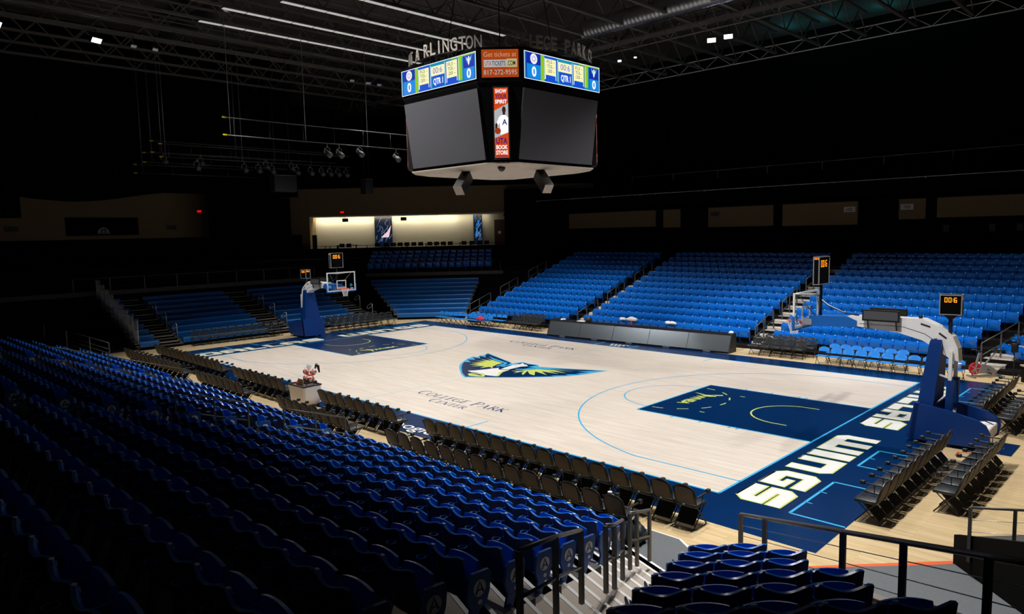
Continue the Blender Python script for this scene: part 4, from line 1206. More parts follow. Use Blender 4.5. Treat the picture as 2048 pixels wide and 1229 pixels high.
# ---------------------------------------------------------------- scorer table with LED boards
P0, P1 = Vector((-5.3, 8.62, 0)), Vector((5.75, 9.12, 0))
TL = (P1-P0).length
TU = (P1-P0).normalized(); TN = Vector((-TU.y, TU.x, 0))
tf = lambda u, d, z: tuple(P0+TU*u+TN*d+Vector((0, 0, z)))
st = thing('scorer_table', 'long low courtside table with dark metallic display boards along its front', 'table', (0, 0, 0))
n = 5
for i in range(n):
    a, b = TL*i/n+0.01, TL*(i+1)/n-0.01
    m = MB()
    m.prism([(0.0, 0.07), (0.32, 0.86), (0.36, 0.86), (0.05, 0.05)], lambda u, v, w_: tf(w_, u, v), a, b, 'led_panel')
    e = m.build('display_board', st)
m = MB()
m.prism([(0.30, 0.84), (0.30, 0.90), (0.80, 0.90), (0.80, 0.86)], lambda u, v, w_: tf(w_, u, v), -0.02, TL+0.02, 'black_metal'); m.build('table_top', st)
for a in (-0.03, TL):
    m = MB(); m.prism([(-0.03, 0.0), (0.30, 0.90), (0.8, 0.90), (0.8, 0.0)], lambda u, v, w_: tf(w_, u, v), a, a+0.03, 'black_metal'); m.build('end_panel', st)
m = MB(); m.prism([(-0.03, 0.0), (0.0, 0.08), (0.06, 0.08), (0.1, 0.0)], lambda u, v, w_: tf(w_, u, v), 0, TL, 'black_matte')
for i in range(n):
    m.box(-0.18, 0.18, -0.06, -0.02, 0.03, 0.06, 'steel_light', fn=lambda x, y, z: tf(TL*(i+0.5)/n+x, y, z))
m.build('kick_rail', st)
def lump(name, label, cat, x, y, z, sx, sy, sz, mt_, seed=1, group=None):
    rg = random.Random(seed)
    ph = [rg.uniform(0, 6) for _ in range(6)]
    m = MB()
    def f(u, v):
        th, fi = 2*PI*u, PI*(0.02+0.96*v)-PI/2
        k = 1+0.16*math.sin(3*th+ph[0])*math.cos(2*fi+ph[1])+0.1*math.sin(7*th+ph[2])
        zz = math.sin(fi)*sz*(1+0.25*math.sin(2*th+ph[3]))
        return (math.cos(fi)**0.7*math.cos(th)*sx*k, math.cos(fi)**0.7*math.sin(th)*sy*k, max(0.0, zz+sz*0.6))
    m.grid(f, 20, 8, mt_)
    return m.build(name, loc=(x, y, z), label=label, category=cat, **({'group': group} if group else {}))
lump('towel', 'small crumpled white towel on a front seat behind the scorer table', 'towel', -1.95, 11.33, 0.86, 0.2, 0.12, 0.09, 'cloth_white', 2)
lump('towel', 'large crumpled white towel with pink marks behind the scorer table', 'towel', -1.28, 11.33, 0.86, 0.36, 0.13, 0.13, 'cloth_white', 3)
lump('towel', 'white towel on a front seat right of the pink bottle', 'towel', 1.2, 11.33, 0.86, 0.33, 0.13, 0.09, 'cloth_white', 4)
q = Vector(tf(0.75, 0.55, 0.9)); lump('towel', 'white towel hanging at the left end of the scorer table', 'towel', q.x, q.y, q.z, 0.16, 0.14, 0.05, 'cloth_white', 5)
q = Vector(tf(2.1, 0.55, 0.9)); 
m = MB(); m.box(-0.28, 0.28, -0.16, 0.16, 0, 0.03, 'cloth_white'); m.build('paper_stack', loc=q, label='flat white papers on the scorer table beside the black bag', category='papers')
q = Vector(tf(2.5, 0.58, 0.9)); lump('bag', 'small black bag on the scorer table beside the papers', 'bag', q.x, q.y, q.z, 0.2, 0.15, 0.16, 'black_vinyl', 6)
q = Vector(tf(5.3, 0.6, 0.9)); m = MB(); m.lathe([(0.03, 0), (0.034, 0.02), (0.034, 0.16), (0.015, 0.19), (0.015, 0.22)], (0, 0, 0), 'red_fabric', 10); m.build('water_bottle', loc=q, label='pink water bottle standing behind the scorer table boards', category='bottle')
lump('jacket', 'red jacket lying on a blue bench chair', 'jacket', -11.1, 8.75, 0.458, 0.33, 0.17, 0.15, 'red_fabric', 8)
q = Vector(tf(TL-0.15, 0.6, 0.9)); lump('towel', 'white towel at the right end of the scorer table', 'towel', q.x, q.y, q.z, 0.12, 0.1, 0.07, 'cloth_white', 9)
m = MB(); m.box(-0.5, 0.5, -0.3, 0.3, 0, 0.62, 'black_metal'); m.box(-0.44, 0.44, -0.31, -0.3, 0.06, 0.56, 'black_matte'); m.build('equipment_case', loc=(-13.6, 10.62, 0), label='black equipment case behind the left bench at the aisle foot', category='case')
m = MB(); m.box(-0.45, 0.45, -0.25, 0.25, 0, 0.8, 'black_metal'); m.box(-0.4, 0.4, -0.26, -0.25, 0.1, 0.72, 'black_matte'); m.build('equipment_case', loc=(-5.6, 10.2, 0), label='black equipment case behind the left end of the scorer table', category='case')

# ---------------------------------------------------------------- ball cart beside the near sideline
ct = thing('laundry_cart', 'white fabric cart with black rim among the near courtside chairs', 'cart', (-0.72, -9.42, 0), 0.02)
m = MB()
vs_ = []
for z, sx, sy in ((0.12, 0.44, 0.30), (0.4, 0.475, 0.33), (0.78, 0.50, 0.35)):
    for k in range(24):
        a = 2*PI*k/24
        c_, s_ = math.cos(a), math.sin(a)
        r_ = 1/max(abs(c_), abs(s_))
        w_ = 1+0.018*math.sin(5*a+z*9)
        vs_.append((c_*r_*sx*w_, s_*r_*sy*w_, z))
fs_ = [(i*24+k, i*24+(k+1) % 24, i*24+24+(k+1) % 24, i*24+24+k) for i in range(2) for k in range(24)]+[tuple(range(24))[::-1]]
m.add(vs_, fs_, 'cloth_white', True); m.build('fabric_bin', ct)
m = MB()
m.tube([(-0.5, -0.35, 0.79), (0.5, -0.35, 0.79), (0.5, 0.35, 0.79), (-0.5, 0.35, 0.79)], 0.03, 'black_metal', 6, closed=True); m.build('rim', ct)
m = MB()
m.tube([(0.42, 0.1, 0.1), (0.42, 0.1, 1.1)], 0.014, 'black_metal', 6); m.tube([(-0.38, 0.28, 0.1), (-0.38, 0.28, 1.12)], 0.014, 'black_metal', 6)
m.box(-0.46, 0.46, -0.3, 0.3, 0.08, 0.11, 'black_metal')
m.build('cart_frame', ct)
for (x, y) in ((-0.4, -0.26), (0.4, -0.26), (-0.4, 0.26), (0.4, 0.26)):
    m = MB(); m.lathe([(0.04, -0.015), (0.04, 0.015)], (x, y, 0.04), 'black_metal', 10, 'y'); m.build('caster', ct)
m = MB(); m.box(-0.17, 0.17, -0.015, 0.015, 0.76, 1.02, 'cardboard'); m.build('cardboard_sheet', loc=(-0.62, -9.62, 0), label='brown cardboard sheet standing in the white cart', category='cardboard')
m = MB(); m.box(-0.15, 0.15, -0.01, 0.01, 0, 0.26, 'nosing_white'); m.box(-0.17, 0.17, -0.03, 0.03, -0.03, 0.0, 'black_metal')
m.text('24', frame((0, -0.011, 0), (1, 0, 0), (0, 0, 1)), 0, 0.08, 0.1, 'dark_grey'); m.build('sign_board', loc=(-1.05, -9.14, 1.14), label='small white sign held up on the back of the white cart', category='sign').rotation_euler = (-0.5, 0, 0)
def ball(x, y, z, label, rot):
    m = MB()
    N = 16
    for i in range(8):
        mt_ = 'ball_orange' if i % 2 else 'cloth_white'
        m.grid(lambda u, v: (0.118*math.sin(PI*v)*math.cos(2*PI*(i+u)/8), 0.118*math.sin(PI*v)*math.sin(2*PI*(i+u)/8), 0.118*math.cos(PI*v)), 3, 12, mt_)
    o = m.build('basketball', loc=(x, y, z), label=label, category='basketball', group='basketballs in the cart')
    o.rotation_euler = rot
ball(-0.78, -9.3, 1.22, 'orange and white basketball, topmost of the pile on the cart', (0.6, 0.4, 0.2))
ball(-0.66, -9.38, 1.01, 'orange and white basketball under the topmost one, middle of the pile', (1.2, 0.2, 0.9))
ball(-0.45, -9.30, 0.98, 'orange and white basketball at the right side of the pile', (0.3, 1.0, 0.4))
ball(-0.55, -9.16, 1.2, 'orange and white basketball at the back right of the pile', (1.0, 1.0, 0.4))
ball(-0.86, -9.12, 1.02, 'basketball at the back left of the pile below the sign', (0.1, 1.5, 0.4))
m = MB(); m.tube([(-0.1, 0, 0.0), (0.0, 0, 0.16), (0.1, 0.0, 0.12), (0.14, 0.02, -0.12)], [0.03, 0.05, 0.05, 0.03], 'black_vinyl', 8); m.build('black_strap_bag', loc=(-0.48, -9.06, 1.32), label='dark drooping bag hung over the ball pile', category='bag')
lump('pennant_cloth', 'red cloth lying in the white cart', 'cloth', -0.98, -9.45, 0.74, 0.16, 0.14, 0.1, 'red_fabric', 11)
bx = MB(); bx.box(-0.3, 0.3, -0.22, 0.22, 0.62, 0.68, 'dark_grey'); bx.build('ball_tray', loc=(-0.72, -9.32, 0.22), label='dark tray carrying the basketballs above the cart', category='tray')

# ---------------------------------------------------------------- small things at the floor's edge
cu = MB(); cu.lathe([(0.033, 0), (0.045, 0.14), (0.048, 0.145), (0.048, 0.155), (0.04, 0.16)], (0, 0, 0), 'cloth_white', 14); cu.tube([(0.0, 0, 0.15), (0.012, 0, 0.24)], 0.004, 'nosing_white', 5)
cu.build('paper_cup', loc=(13.84, -11.04, 0.718), label='white paper cup with straw on a second row courtside armrest', category='cup')
lump('bag', 'black bag on the floor at the foot of the near stairs', 'bag', 14.45, -11.15, 0.082, 0.27, 0.22, 0.24, 'black_vinyl', 13)
m = MB(); m.lathe([(0.11, 0), (0.13, 0.2), (0.14, 0.21), (0.12, 0.215)], (0, 0, 0), 'cloth_white', 14); m.build('bucket', loc=(15.3, 8.82, 0.458), label='white bucket on the last blue bench chair at right', category='bucket')
bk = thing('exercise_bike', 'grey exercise bike with red flywheel at the right bench', 'exercise bike', (15.95, 10.25, 0), math.atan2(0.62, 0.62))
m = MB(); m.box(-0.62, -0.55, -0.26, 0.26, 0.0, 0.06, 'grey_metal'); m.box(0.5, 0.57, -0.24, 0.24, 0.0, 0.06, 'grey_metal'); m.bar((-0.58, 0, 0.05), (0.53, 0, 0.06), 0.07, 0.05, 'grey_metal'); m.build('base', bk)
m = MB(); m.lathe([(0.20, -0.02), (0.235, -0.03), (0.235, 0.03), (0.20, 0.02)], (-0.45, 0, 0.34), 'red_fabric', 24, 'y')
for k in range(5):
    a = 2*PI*k/5
    m.bar((-0.45, -0.035, 0.34), (-0.45+0.2*math.cos(a), -0.035, 0.34+0.2*math.sin(a)), 0.01, 0.03, 'steel_light')
m.build('flywheel', bk)
m = MB(); m.prism([(-0.35, 0.16), (-0.2, 0.52), (0.1, 0.44), (0.42, 0.24), (0.3, 0.12)], lambda u, v, w_: (u, w_, v), -0.05, 0.05, 'grey_plastic')
m.bar((-0.45, 0, 0.34), (-0.3, 0, 0.95), 0.06, 0.06, 'grey_plastic'); m.bar((-0.12, 0, 0.45), (0.36, 0, 1.0), 0.04, 0.05, 'grey_plastic'); m.bar((-0.45, 0, 0.34), (-0.56, 0, 0.05), 0.05, 0.05, 'grey_plastic'); m.bar((0.2, 0, 0.2), (0.5, 0, 0.06), 0.05, 0.05, 'grey_plastic'); m.build('frame', bk)
m = MB(); m.tube([(-0.5, -0.2, 1.06), (-0.32, -0.2, 1.04), (-0.3, 0, 1.0), (-0.32, 0.2, 1.04), (-0.5, 0.2, 1.06)], 0.02, 'black_metal', 6); m.build('handlebar', bk)
m = MB(); m.bbox(0.22, 0.48, -0.09, 0.09, 1.0, 1.06, 'black_vinyl', 0.02); m.build('saddle', bk)
m = MB(); m.bar((0.02, -0.12, 0.3), (0.02, 0.12, 0.3), 0.03, 0.03, 'black_metal'); m.box(-0.04, 0.08, -0.2, -0.1, 0.16, 0.19, 'black_metal'); m.box(-0.04, 0.08, 0.1, 0.2, 0.42, 0.45, 'black_metal'); m.bar((0.02, -0.1, 0.3), (0.02, -0.1, 0.17), 0.02, 0.03, 'steel_light'); m.bar((0.02, 0.1, 0.3), (0.02, 0.1, 0.43), 0.02, 0.03, 'steel_light'); m.build('pedal_crank', bk)
sp = thing('loudspeaker', 'black loudspeaker on a pole by the right bench', 'loudspeaker', (16.93, 9.58, 0))
m = MB(); m.bbox(-0.1, 0.1, -0.1, 0.1, 1.16, 1.5, 'black_metal', 0.02); m.build('cabinet', sp)
m = MB(); m.tube([(0, 0, 0.78), (0, 0, 1.17)], 0.016, 'black_metal', 6); m.build('pole', sp)
m = MB()
for k in range(3):
    a = 2*PI*k/3
    m.tube([(0, 0, 0.95), (0.12*math.cos(a), 0.12*math.sin(a), 0.85)], 0.01, 'black_metal', 5)
m.tube([(0, 0, 0.0), (0, 0, 0.8)], 0.016, 'black_metal', 6)
m.build('tripod', sp)

# ---------------------------------------------------------------- hanging scoreboard
sb = thing('scoreboard', 'large black hanging scoreboard with lit score ribbons over centre court', 'scoreboard', (0, 0, 0))
H_, C_ = 2.25, 3.5
FACES = [((-H_, -C_), (1, 0)), ((C_, -H_), (0, 1)), ((H_, C_), (-1, 0)), ((-C_, H_), (0, -1))]
def octo(c, h):
    return [(-h, -c), (h, -c), (c, -h), (c, h), (h, c), (-h, c), (-c, h), (-c, -h)]
def loft(mb, rings, mt_):
    vs, fs = [], []
    for c, h, z in rings:
        vs += [(x, y, z) for x, y in octo(c, h)]
    for i in range(len(rings)-1):
        for k in range(8):
            fs.append((i*8+k, i*8+(k+1) % 8, i*8+8+(k+1) % 8, i*8+8+k))
    fs += [tuple(range(8))[::-1], tuple((len(rings)-1)*8+k for k in range(8))]
    mb.add(vs, fs, mt_)
m = MB(); loft(m, [(3.0, 2.2, 8.6), (3.36, 2.24, 11.34), (3.44, 2.26, 11.5), (3.47, 2.26, 12.75), (3.0, 2.0, 12.8)], 'black_matte'); m.build('cabinet', sb)
m = MB(); loft(m, [(2.6, 1.9, 8.46), (3.12, 2.28, 8.56), (3.12, 2.28, 8.60)], 'steel_light'); 
m.mats[0] = 'concrete'
m.build('bottom_plate', sb)
def wing(mb, f, u, v, s, mt1, mt2):
    for sg in (-1, 1):
        mb.flat([(u+sg*q[0]*s, v+q[1]*s) for q in ((0.05, -0.25), (0.3, -0.1), (0.5, 0.5), (0.36, 0.3), (0.3, 0.36), (0.2, 0.18), (0.12, 0.22), (0.06, 0.02))], mt1, fn=lambda a, b: f(a, b, 0.012))
        mb.flat([(u+sg*q[0]*s, v+q[1]*s) for q in ((0.08, -0.12), (0.22, 0.0), (0.28, 0.24), (0.12, 0.12))], mt2, fn=lambda a, b: f(a, b, 0.014))
    mb.flat([(u+q[0]*s, v+q[1]*s) for q in ((0, -0.45), (0.1, -0.25), (0.06, 0.1), (0.09, 0.25), (0, 0.34), (-0.07, 0.22), (-0.05, 0.1), (-0.1, -0.25))], 's_white', fn=lambda a, b: f(a, b, 0.016))
for (o, u) in FACES:
    f = frame((o[0], o[1], 11.62), (u[0], u[1], 0), (0, 0, 1))
    WD, HT = 2*H_, 1.0
    m = MB()
    R = lambda a, b, c_, d, mt_, w_=0.006: m.flat([(a*WD, c_*HT), (b*WD, c_*HT), (b*WD, d*HT), (a*WD, d*HT)], mt_, fn=lambda p_, q_: f(p_, q_, w_))
    m.prism([(0, 0), (WD, 0), (WD, HT), (0, HT)], f, -0.06, 0.0, 'black_matte')
    R(0, 1, 0, 1, 's_white', 0.002); R(0.006, 0.994, 0.025, 0.975, 's_teal', 0.004)
    R(0.02, 0.22, 0.03, 0.97, 's_deep'); R(0.03, 0.20, 0.05, 0.56, 's_azure', 0.008); R(0.2, 0.245, 0.03, 0.97, 's_lime', 0.008)
    R(0.78, 0.83, 0.1, 0.97, 's_lime', 0.008); R(0.845, 0.985, 0.04, 0.95, 's_deep'); R(0.85, 0.98, 0.05, 0.48, 's_azure', 0.008); R(0.7, 0.99, 0.93, 0.975, 's_lime', 0.009)
    R(0.25, 0.41, 0.03, 0.96, 's_blue'); R(0.62, 0.78, 0.03, 0.92, 's_blue', 0.005); R(0.44, 0.6, 0.05, 0.5, 's_blue', 0.006)
    R(0.255, 0.395, 0.28, 0.88, 's_cream', 0.009); R(0.63, 0.77, 0.28, 0.9, 's_cream', 0.009); R(0.425, 0.605, 0.5, 0.86, 's_cream', 0.009)
    R(0.415, 0.42, 0.1, 0.92, 's_white', 0.01); R(0.612, 0.617, 0.1, 0.92, 's_white', 0.01); R(0.247, 0.252, 0.1, 0.9, 's_white', 0.01); R(0.79, 0.794, 0.1, 0.9, 's_white', 0.01)
    R(0.255, 0.262, 0.12, 0.3, 's_white', 0.01); R(0.388, 0.395, 0.12, 0.3, 's_white', 0.01); R(0.63, 0.637, 0.12, 0.3, 's_white', 0.01); R(0.763, 0.77, 0.12, 0.3, 's_white', 0.01)
    f2 = lambda a, b, w_=0: f(a, b, 0.018)
    for uu in (0.325, 0.70):
        for k, s_ in enumerate(('FLS -', 'TOL -', ':20 -')):
            m.text(s_, f2, uu*WD, 0.72-0.17*k, 0.12, 's_dark', width=0.42)
    m.text('00:6', f2, 0.515*WD, 0.58, 0.22, 's_violet', width=0.56); m.text('QTR 1', f2, 0.52*WD, 0.17, 0.22, 's_white', width=0.58, bold=0.03)
    m.text('0', f2, 0.115*WD, 0.13, 0.34, 's_white', bold=0.03); m.text('0', f2, 0.915*WD, 0.11, 0.32, 's_white', bold=0.03)
    m.flat([(0.115*WD+0.19*math.cos(k*PI/10), 0.76+0.19*math.sin(k*PI/10)) for k in range(20)], 's_white', fn=lambda a, b: f(a, b, 0.012))
    for k in range(12):
        a = 2*PI*k/12
        m.ribbon([(0.115*WD+0.05*math.cos(a), 0.76+0.05*math.sin(a)), (0.115*WD+0.15*math.cos(a), 0.76+0.15*math.sin(a))], 0.02, 's_violet' if k < 7 else 's_orange', lambda a_, b_: f(a_, b_, 0.014))
    wing(m, f, 0.915*WD, 0.75, 0.44, 's_azure', 's_cream')
    m.build('ribbon_screen', sb)
    # big dark video screen leaning inwards
    nrm = Vector((u[1], -u[0], 0))
    top = Vector((o[0], o[1], 11.3))-nrm*(C_-3.415); bot = Vector((o[0], o[1], 8.72))-nrm*(C_-3.065)
    g = frame(bot+Vector((u[0], u[1], 0))*0.04, (u[0], u[1], 0), top-bot)
    hh = (top-bot).length
    m = MB(); m.prism([(0, 0), (WD-0.08, 0), (WD-0.08, hh), (0, hh)], g, -0.05, 0.03, 'screen_dark', 'black_metal')
    m.text('DAKTRONICS', g, 0.32 if u[0] else 0.32, 0.02, 0.05, 'tag_white', width=0.5) if False else None
    m.build('video_screen', sb)
# chamfer faces with the orange panel and the tall banner screen
CH = [((H_, -C_), (C_, -H_)), ((C_, H_), (H_, C_)), ((-H_, C_), (-C_, H_)), ((-C_, -H_), (-H_, -C_))]
for a, b in CH:
    a3, b3 = Vector((a[0], a[1], 0)), Vector((b[0], b[1], 0))
    u = (b3-a3).normalized(); mid = (a3+b3)/2
    nrm = Vector((u.y, -u.x, 0))
    f = frame(mid-u*0.68+Vector((0, 0, 11.66))+nrm*0.0, u, (0, 0, 1))
    m = MB()
    m.prism([(-0.04, -0.03), (1.40, -0.03), (1.40, 1.03), (-0.04, 1.03)], f, -0.08, -0.01, 'black_matte')
    q = lambda x0, x1, y0, y1, mt_, w_=0.0: m.flat([(x0, y0), (x1, y0), (x1, y1), (x0, y1)], mt_, fn=lambda c_, d: f(c_, d, w_))
    q(0, 1.36, 0, 1.0, 's_orange'); q(0.08, 0.92, 0.37, 0.63, 's_grey', 0.006); q(0.92, 1.3, 0.36, 0.66, 's_sun', 0.006)
    f2 = lambda c_, d, w_=0: f(c_, d, 0.012)
    m.text('Get tickets at', f2, 0.68, 0.74, 0.17, 's_peach', width=1.2); m.text('817-272-9595', f2, 0.68, 0.1, 0.17, 's_grey', width=1.22)
    m.text('UTA', f2, 0.12, 0.42, 0.16, 's_orange', width=0.24, align='l', bold=0.01); m.text('TICKETS', f2, 0.38, 0.42, 0.16, 's_black', width=0.5, align='l', bold=0.01); m.text('.COM', f2, 0.94, 0.42, 0.17, 's_black', width=0.3, align='l', bold=0.01)
    m.build('ticket_panel', sb)
    ft = mid-nrm*0.05
    f = frame(ft-u*0.26+Vector((0, 0, 8.75)), u, (0, 0, 1))
    m = MB()
    m.prism([(-0.05, -0.05), (0.57, -0.05), (0.57, 2.62), (-0.05, 2.62)], f, -0.2, -0.01, 'black_metal')
    q = lambda P_, mt_, w_=0.0: m.flat(P_, mt_, fn=lambda c_, d: f(c_, d, w_))
    q([(0, 0), (0.52, 0), (0.52, 2.55), (0, 2.55)], 's_red'); q([(0, 0), (0.52, 0), (0.52, 0.9), (0, 0.72)], 's_red', 0.003)
    q([(0, 0.72), (0.52, 0.92), (0.52, 1.98), (0, 1.72)], 's_grey', 0.004)
    # player: shirt, arms, head, ball
    q([(0.22, 0.84), (0.5, 0.92), (0.52, 1.45), (0.40, 1.58), (0.32, 1.58), (0.18, 1.5), (0.06, 1.22), (0.12, 1.18), (0.2, 1.28)], 's_white', 0.006)
    q([(0.03, 1.24), (0.1, 1.28), (0.12, 1.18), (0.08, 1.02), (0.02, 1.0)], 's_skin', 0.008)
    q([(0.36+0.07*math.cos(k*PI/6), 1.74+0.13*math.sin(k*PI/6)) for k in range(12)], 's_skin', 0.008); q([(0.31, 1.56), (0.41, 1.56), (0.4, 1.68), (0.32, 1.68)], 's_skin', 0.009)
    q([(0.12+0.115*math.cos(k*PI/8), 0.98+0.115*math.sin(k*PI/8)) for k in range(16)], 's_ball', 0.01)
    f2 = lambda c_, d, w_=0: f(c_, d, 0.014)
    m.text('A', f2, 0.38, 1.2, 0.2, 's_navy', width=0.19, bold=0.02)
    for s_, y, mt_, hh, ww in (('SHOW', 2.36, 's_white', 0.13, 0.42), ('YOUR', 2.16, 's_navy', 0.14, 0.42), ('SPIRIT', 1.98, 's_white', 0.13, 0.44), ('UTA', 0.52, 's_navy', 0.2, 0.42), ('BOOK', 0.32, 's_white', 0.14, 0.42), ('STORE', 0.12, 's_white', 0.14, 0.44)):
        m.text(s_, f2, 0.26, y, hh, mt_, width=ww, bold=0.025)
    q([(0.05, 0.05), (0.47, 0.05), (0.47, 0.075), (0.05, 0.075)], 's_navy', 0.006)
    m.build('banner_screen', sb)
# ring of letters on top
txt = 'UT ARLINGTON'
ANG = list(zip('UTARLINGTON', (-121, -114, -103.5, -93, -86.9, -82, -77, -71.6, -66.3, -62, -57)))+list(zip('COLLEGEPARKCENTER', (-40, -34.6, -30, -26, -22, -17.5, -12.5, -2, 3.4, 9.4, 15.5, 25, 30.5, 36, 41, 46, 51)))
for s in (0, 180):
    for ch, a in ANG:
        m = MB()
        A = math.radians(a+s)
        f = frame((3.82*math.cos(A), 3.82*math.sin(A), 12.8), (-math.sin(A), math.cos(A), 0), (0, 0, 1))
        m.text(ch, f, 0, 0, 0.47, 'plate_grey', width=(0.07 if ch == 'I' else 0.29), depth=0.05, bold=0.012)
        m.build('crown_letter', sb)
m = MB()
m.tube([(3.8*math.cos(k*PI/24), 3.8*math.sin(k*PI/24), 12.78) for k in range(48)], 0.015, 'black_metal', 5, closed=True)
for k in range(4):
    m.tube([(2.4*math.cos(PI/4+k*PI/2), 2.4*math.sin(PI/4+k*PI/2), 12.7), (1.6*math.cos(PI/4+k*PI/2), 1.6*math.sin(PI/4+k*PI/2), 17.2)], 0.02, 'black_metal', 5)
    a = PI/4+k*PI/2
    m.tube([(3.4*math.cos(a), 3.4*math.sin(a), 12.7), (3.8*math.cos(a), 3.8*math.sin(a), 12.78)], 0.02, 'black_metal', 5)
m.build('support_ring', sb)
def boxspeaker(x, y, z, rz, label, tilt):
    t = thing('loudspeaker', label, 'loudspeaker', (x, y, z), rz, 'speakers under the scoreboard')
    m = MB(); m.bbox(-0.2, 0.2, -0.5, 0.5, -0.22, 0.22, 'black_metal', 0.03, fn=lambda a, b, c_: (a, b*math.cos(tilt)-c_*math.sin(tilt), b*math.sin(tilt)+c_*math.cos(tilt))); m.build('cabinet', t)
    m = MB(); m.box(-0.19, 0.19, 0.5, 0.51, -0.2, 0.2, 'concrete', fn=lambda a, b, c_: (a, b*math.cos(tilt)-c_*math.sin(tilt), b*math.sin(tilt)+c_*math.cos(tilt))); m.build('grille', t)
    m = MB(); m.tube([(0, 0, 0.2), (0, 0, 0.475)], 0.02, 'black_metal', 6); m.tube([(0, -0.3, 0.1), (0, -0.1, 0.46)], 0.015, 'black_metal', 6); m.build('bracket', t)
boxspeaker(0.35, -2.6, 7.98, PI+0.35, 'black speaker hung under the left half of the scoreboard', -0.7)
boxspeaker(2.6, -0.3, 7.98, -PI/2-0.35, 'black speaker hung under the right half of the scoreboard', -0.7)
mv = thing('camera_unit', 'small black camera hung from the scoreboard corner', 'camera', (2.25, -2.3, 8.55))
m = MB(); m.lathe([(0.03, 0.0), (0.13, -0.02), (0.15, -0.12), (0.1, -0.2), (0.05, -0.24)], (0, 0, 0), 'black_metal', 14); m.build('dome', mv)
m = MB(); m.lathe([(0.05, -0.16), (0.05, 0.0)], (0.1, -0.1, -0.12), 'dark_grey', 10, 'y'); m.build('lens', mv)

# ---------------------------------------------------------------- roof steel, ducts and lights
def joist(x, label, group='roof joists'):
    t = thing('roof_joist', label, 'beam', (x, 0, 0), 0, group)
    m = MB(); m.box(-0.09, 0.09, -30, 23.9, 17.0, 17.12, 'black_steel'); m.build('bottom_chord', t)
    m = MB(); m.box(-0.07, 0.07, -30, 23.9, 18.35, 18.45, 'black_steel'); m.build('top_chord', t)
    m = MB()
    for k in range(-12, 10):
        m.bar((0, k*2.4, 17.08), (0, k*2.4+1.2, 18.36), 0.06, 0.06, 'black_steel'); m.bar((0, k*2.4+1.2, 18.36), (0, k*2.4+2.4, 17.08), 0.06, 0.06, 'black_steel')
    m.build('web', t)
    return t
j0 = joist(-28.8, 'dark open web roof joist, leftmost over the stage end')
for k in range(1, 17):
    dup(j0, 'dark open web roof joist, %s counted from the stage end' % ORD[k+1], (-28.8+2.72*k, 0, 0), 0, 'roof joists')
def girder(y, label, mt_='black_steel', z0=16.35, z1=17.6, r=0.05):
    t = thing('roof_truss', label, 'truss', (0, y, 0))
    m = MB(); m.tube([(-34, 0, z0), (30, 0, z0)], r, mt_, 6); m.build('bottom_chord', t)
    m = MB(); m.tube([(-34, 0, z1), (30, 0, z1)], r, mt_, 6); m.build('top_chord', t)
    m = MB()
    for k in range(-17, 15):
        m.tube([(2*k, 0, z0), (2*k+1.0, 0, z1)], r*0.5, mt_, 5); m.tube([(2*k+1.0, 0, z1), (2*k+2, 0, z0)], r*0.5, mt_, 5)
    m.build('web', t)
girder(24.0, 'long pale lattice truss above the far upper deck', 'nosing_white', 16.9, 17.6, 0.035)
girder(13.2, 'dark lattice truss carrying lamps over the far sideline')
girder(5.0, 'dark lattice truss over the far half of the court', 'black_steel', 17.2, 18.6)
def duct(x0, x1, y, z, label, r=0.5):
    m = MB()
    pr = []
    n = int((x1-x0)/0.25)
    for i in range(n+1):
        pr += [(r, x0+0.25*i), (r*1.04, x0+0.25*i+0.06), (r, x0+0.25*i+0.12)]
    m.lathe(pr, (0, y, z), 'duct_metal', 20, 'x')
    m.build('spiral_duct', label=label, category='duct')
duct(-4.5, 9.0, 11.3, 17.4, 'ribbed metal air duct right of the scoreboard, under the roof')
duct(-28, -19, -3.0, 19.3, 'ribbed metal air duct at the top left, under the roof')
# bright purlins at the upper left; lamp light on them built as glow
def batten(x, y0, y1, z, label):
    t = thing('glowing_purlin', label, 'purlin', (x, 0, 0), 0, 'glowing purlins under the roof')
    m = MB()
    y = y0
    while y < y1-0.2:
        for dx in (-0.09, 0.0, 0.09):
            m.box(dx-0.022, dx+0.022, y, min(y+1.15, y1), z-0.02, z+0.01, 'glow_purlin')
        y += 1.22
    m.build('glow_strip', t)
    m = MB(); m.box(-0.12, 0.12, y0, y1, z+0.02, z+0.10, 'black_steel'); m.build('housing', t)  # dark purlin body above the glowing strips
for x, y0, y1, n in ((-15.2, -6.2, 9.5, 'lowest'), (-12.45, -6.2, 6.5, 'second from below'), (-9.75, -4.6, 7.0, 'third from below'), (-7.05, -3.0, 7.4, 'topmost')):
    batten(x, y0, y1, 16.93, 'pale purlin with added glow left of the scoreboard, %s of four' % n)
def catwalk(pts, label):
    t = thing('catwalk', label, 'catwalk')
    a, b = Vector(pts[0]), Vector(pts[1])
    s = (b-a).normalized().cross(Vector((0, 0, 1)))*0.4
    m = MB(); m.bar(a, b, 0.8, 0.06, 'black_steel'); m.build('walkway', t)
    for sg in (-1, 1):
        m = MB(); m.tube([a+s*sg+Vector((0, 0, 1)), b+s*sg+Vector((0, 0, 1))], 0.025, 'rail_metal', 5); m.tube([a+s*sg+Vector((0, 0, 0.5)), b+s*sg+Vector((0, 0, 0.5))], 0.02, 'rail_metal', 5)
        m.build('side_rail', t)
catwalk([(-20.4, -26, 17.0), (-20.4, 13.4, 17.0)], 'dark catwalk across the roof at the stage end')
catwalk([(-30, 13.9, 17.0), (26, 13.9, 17.0)], 'dark catwalk along the roof over the far sideline')
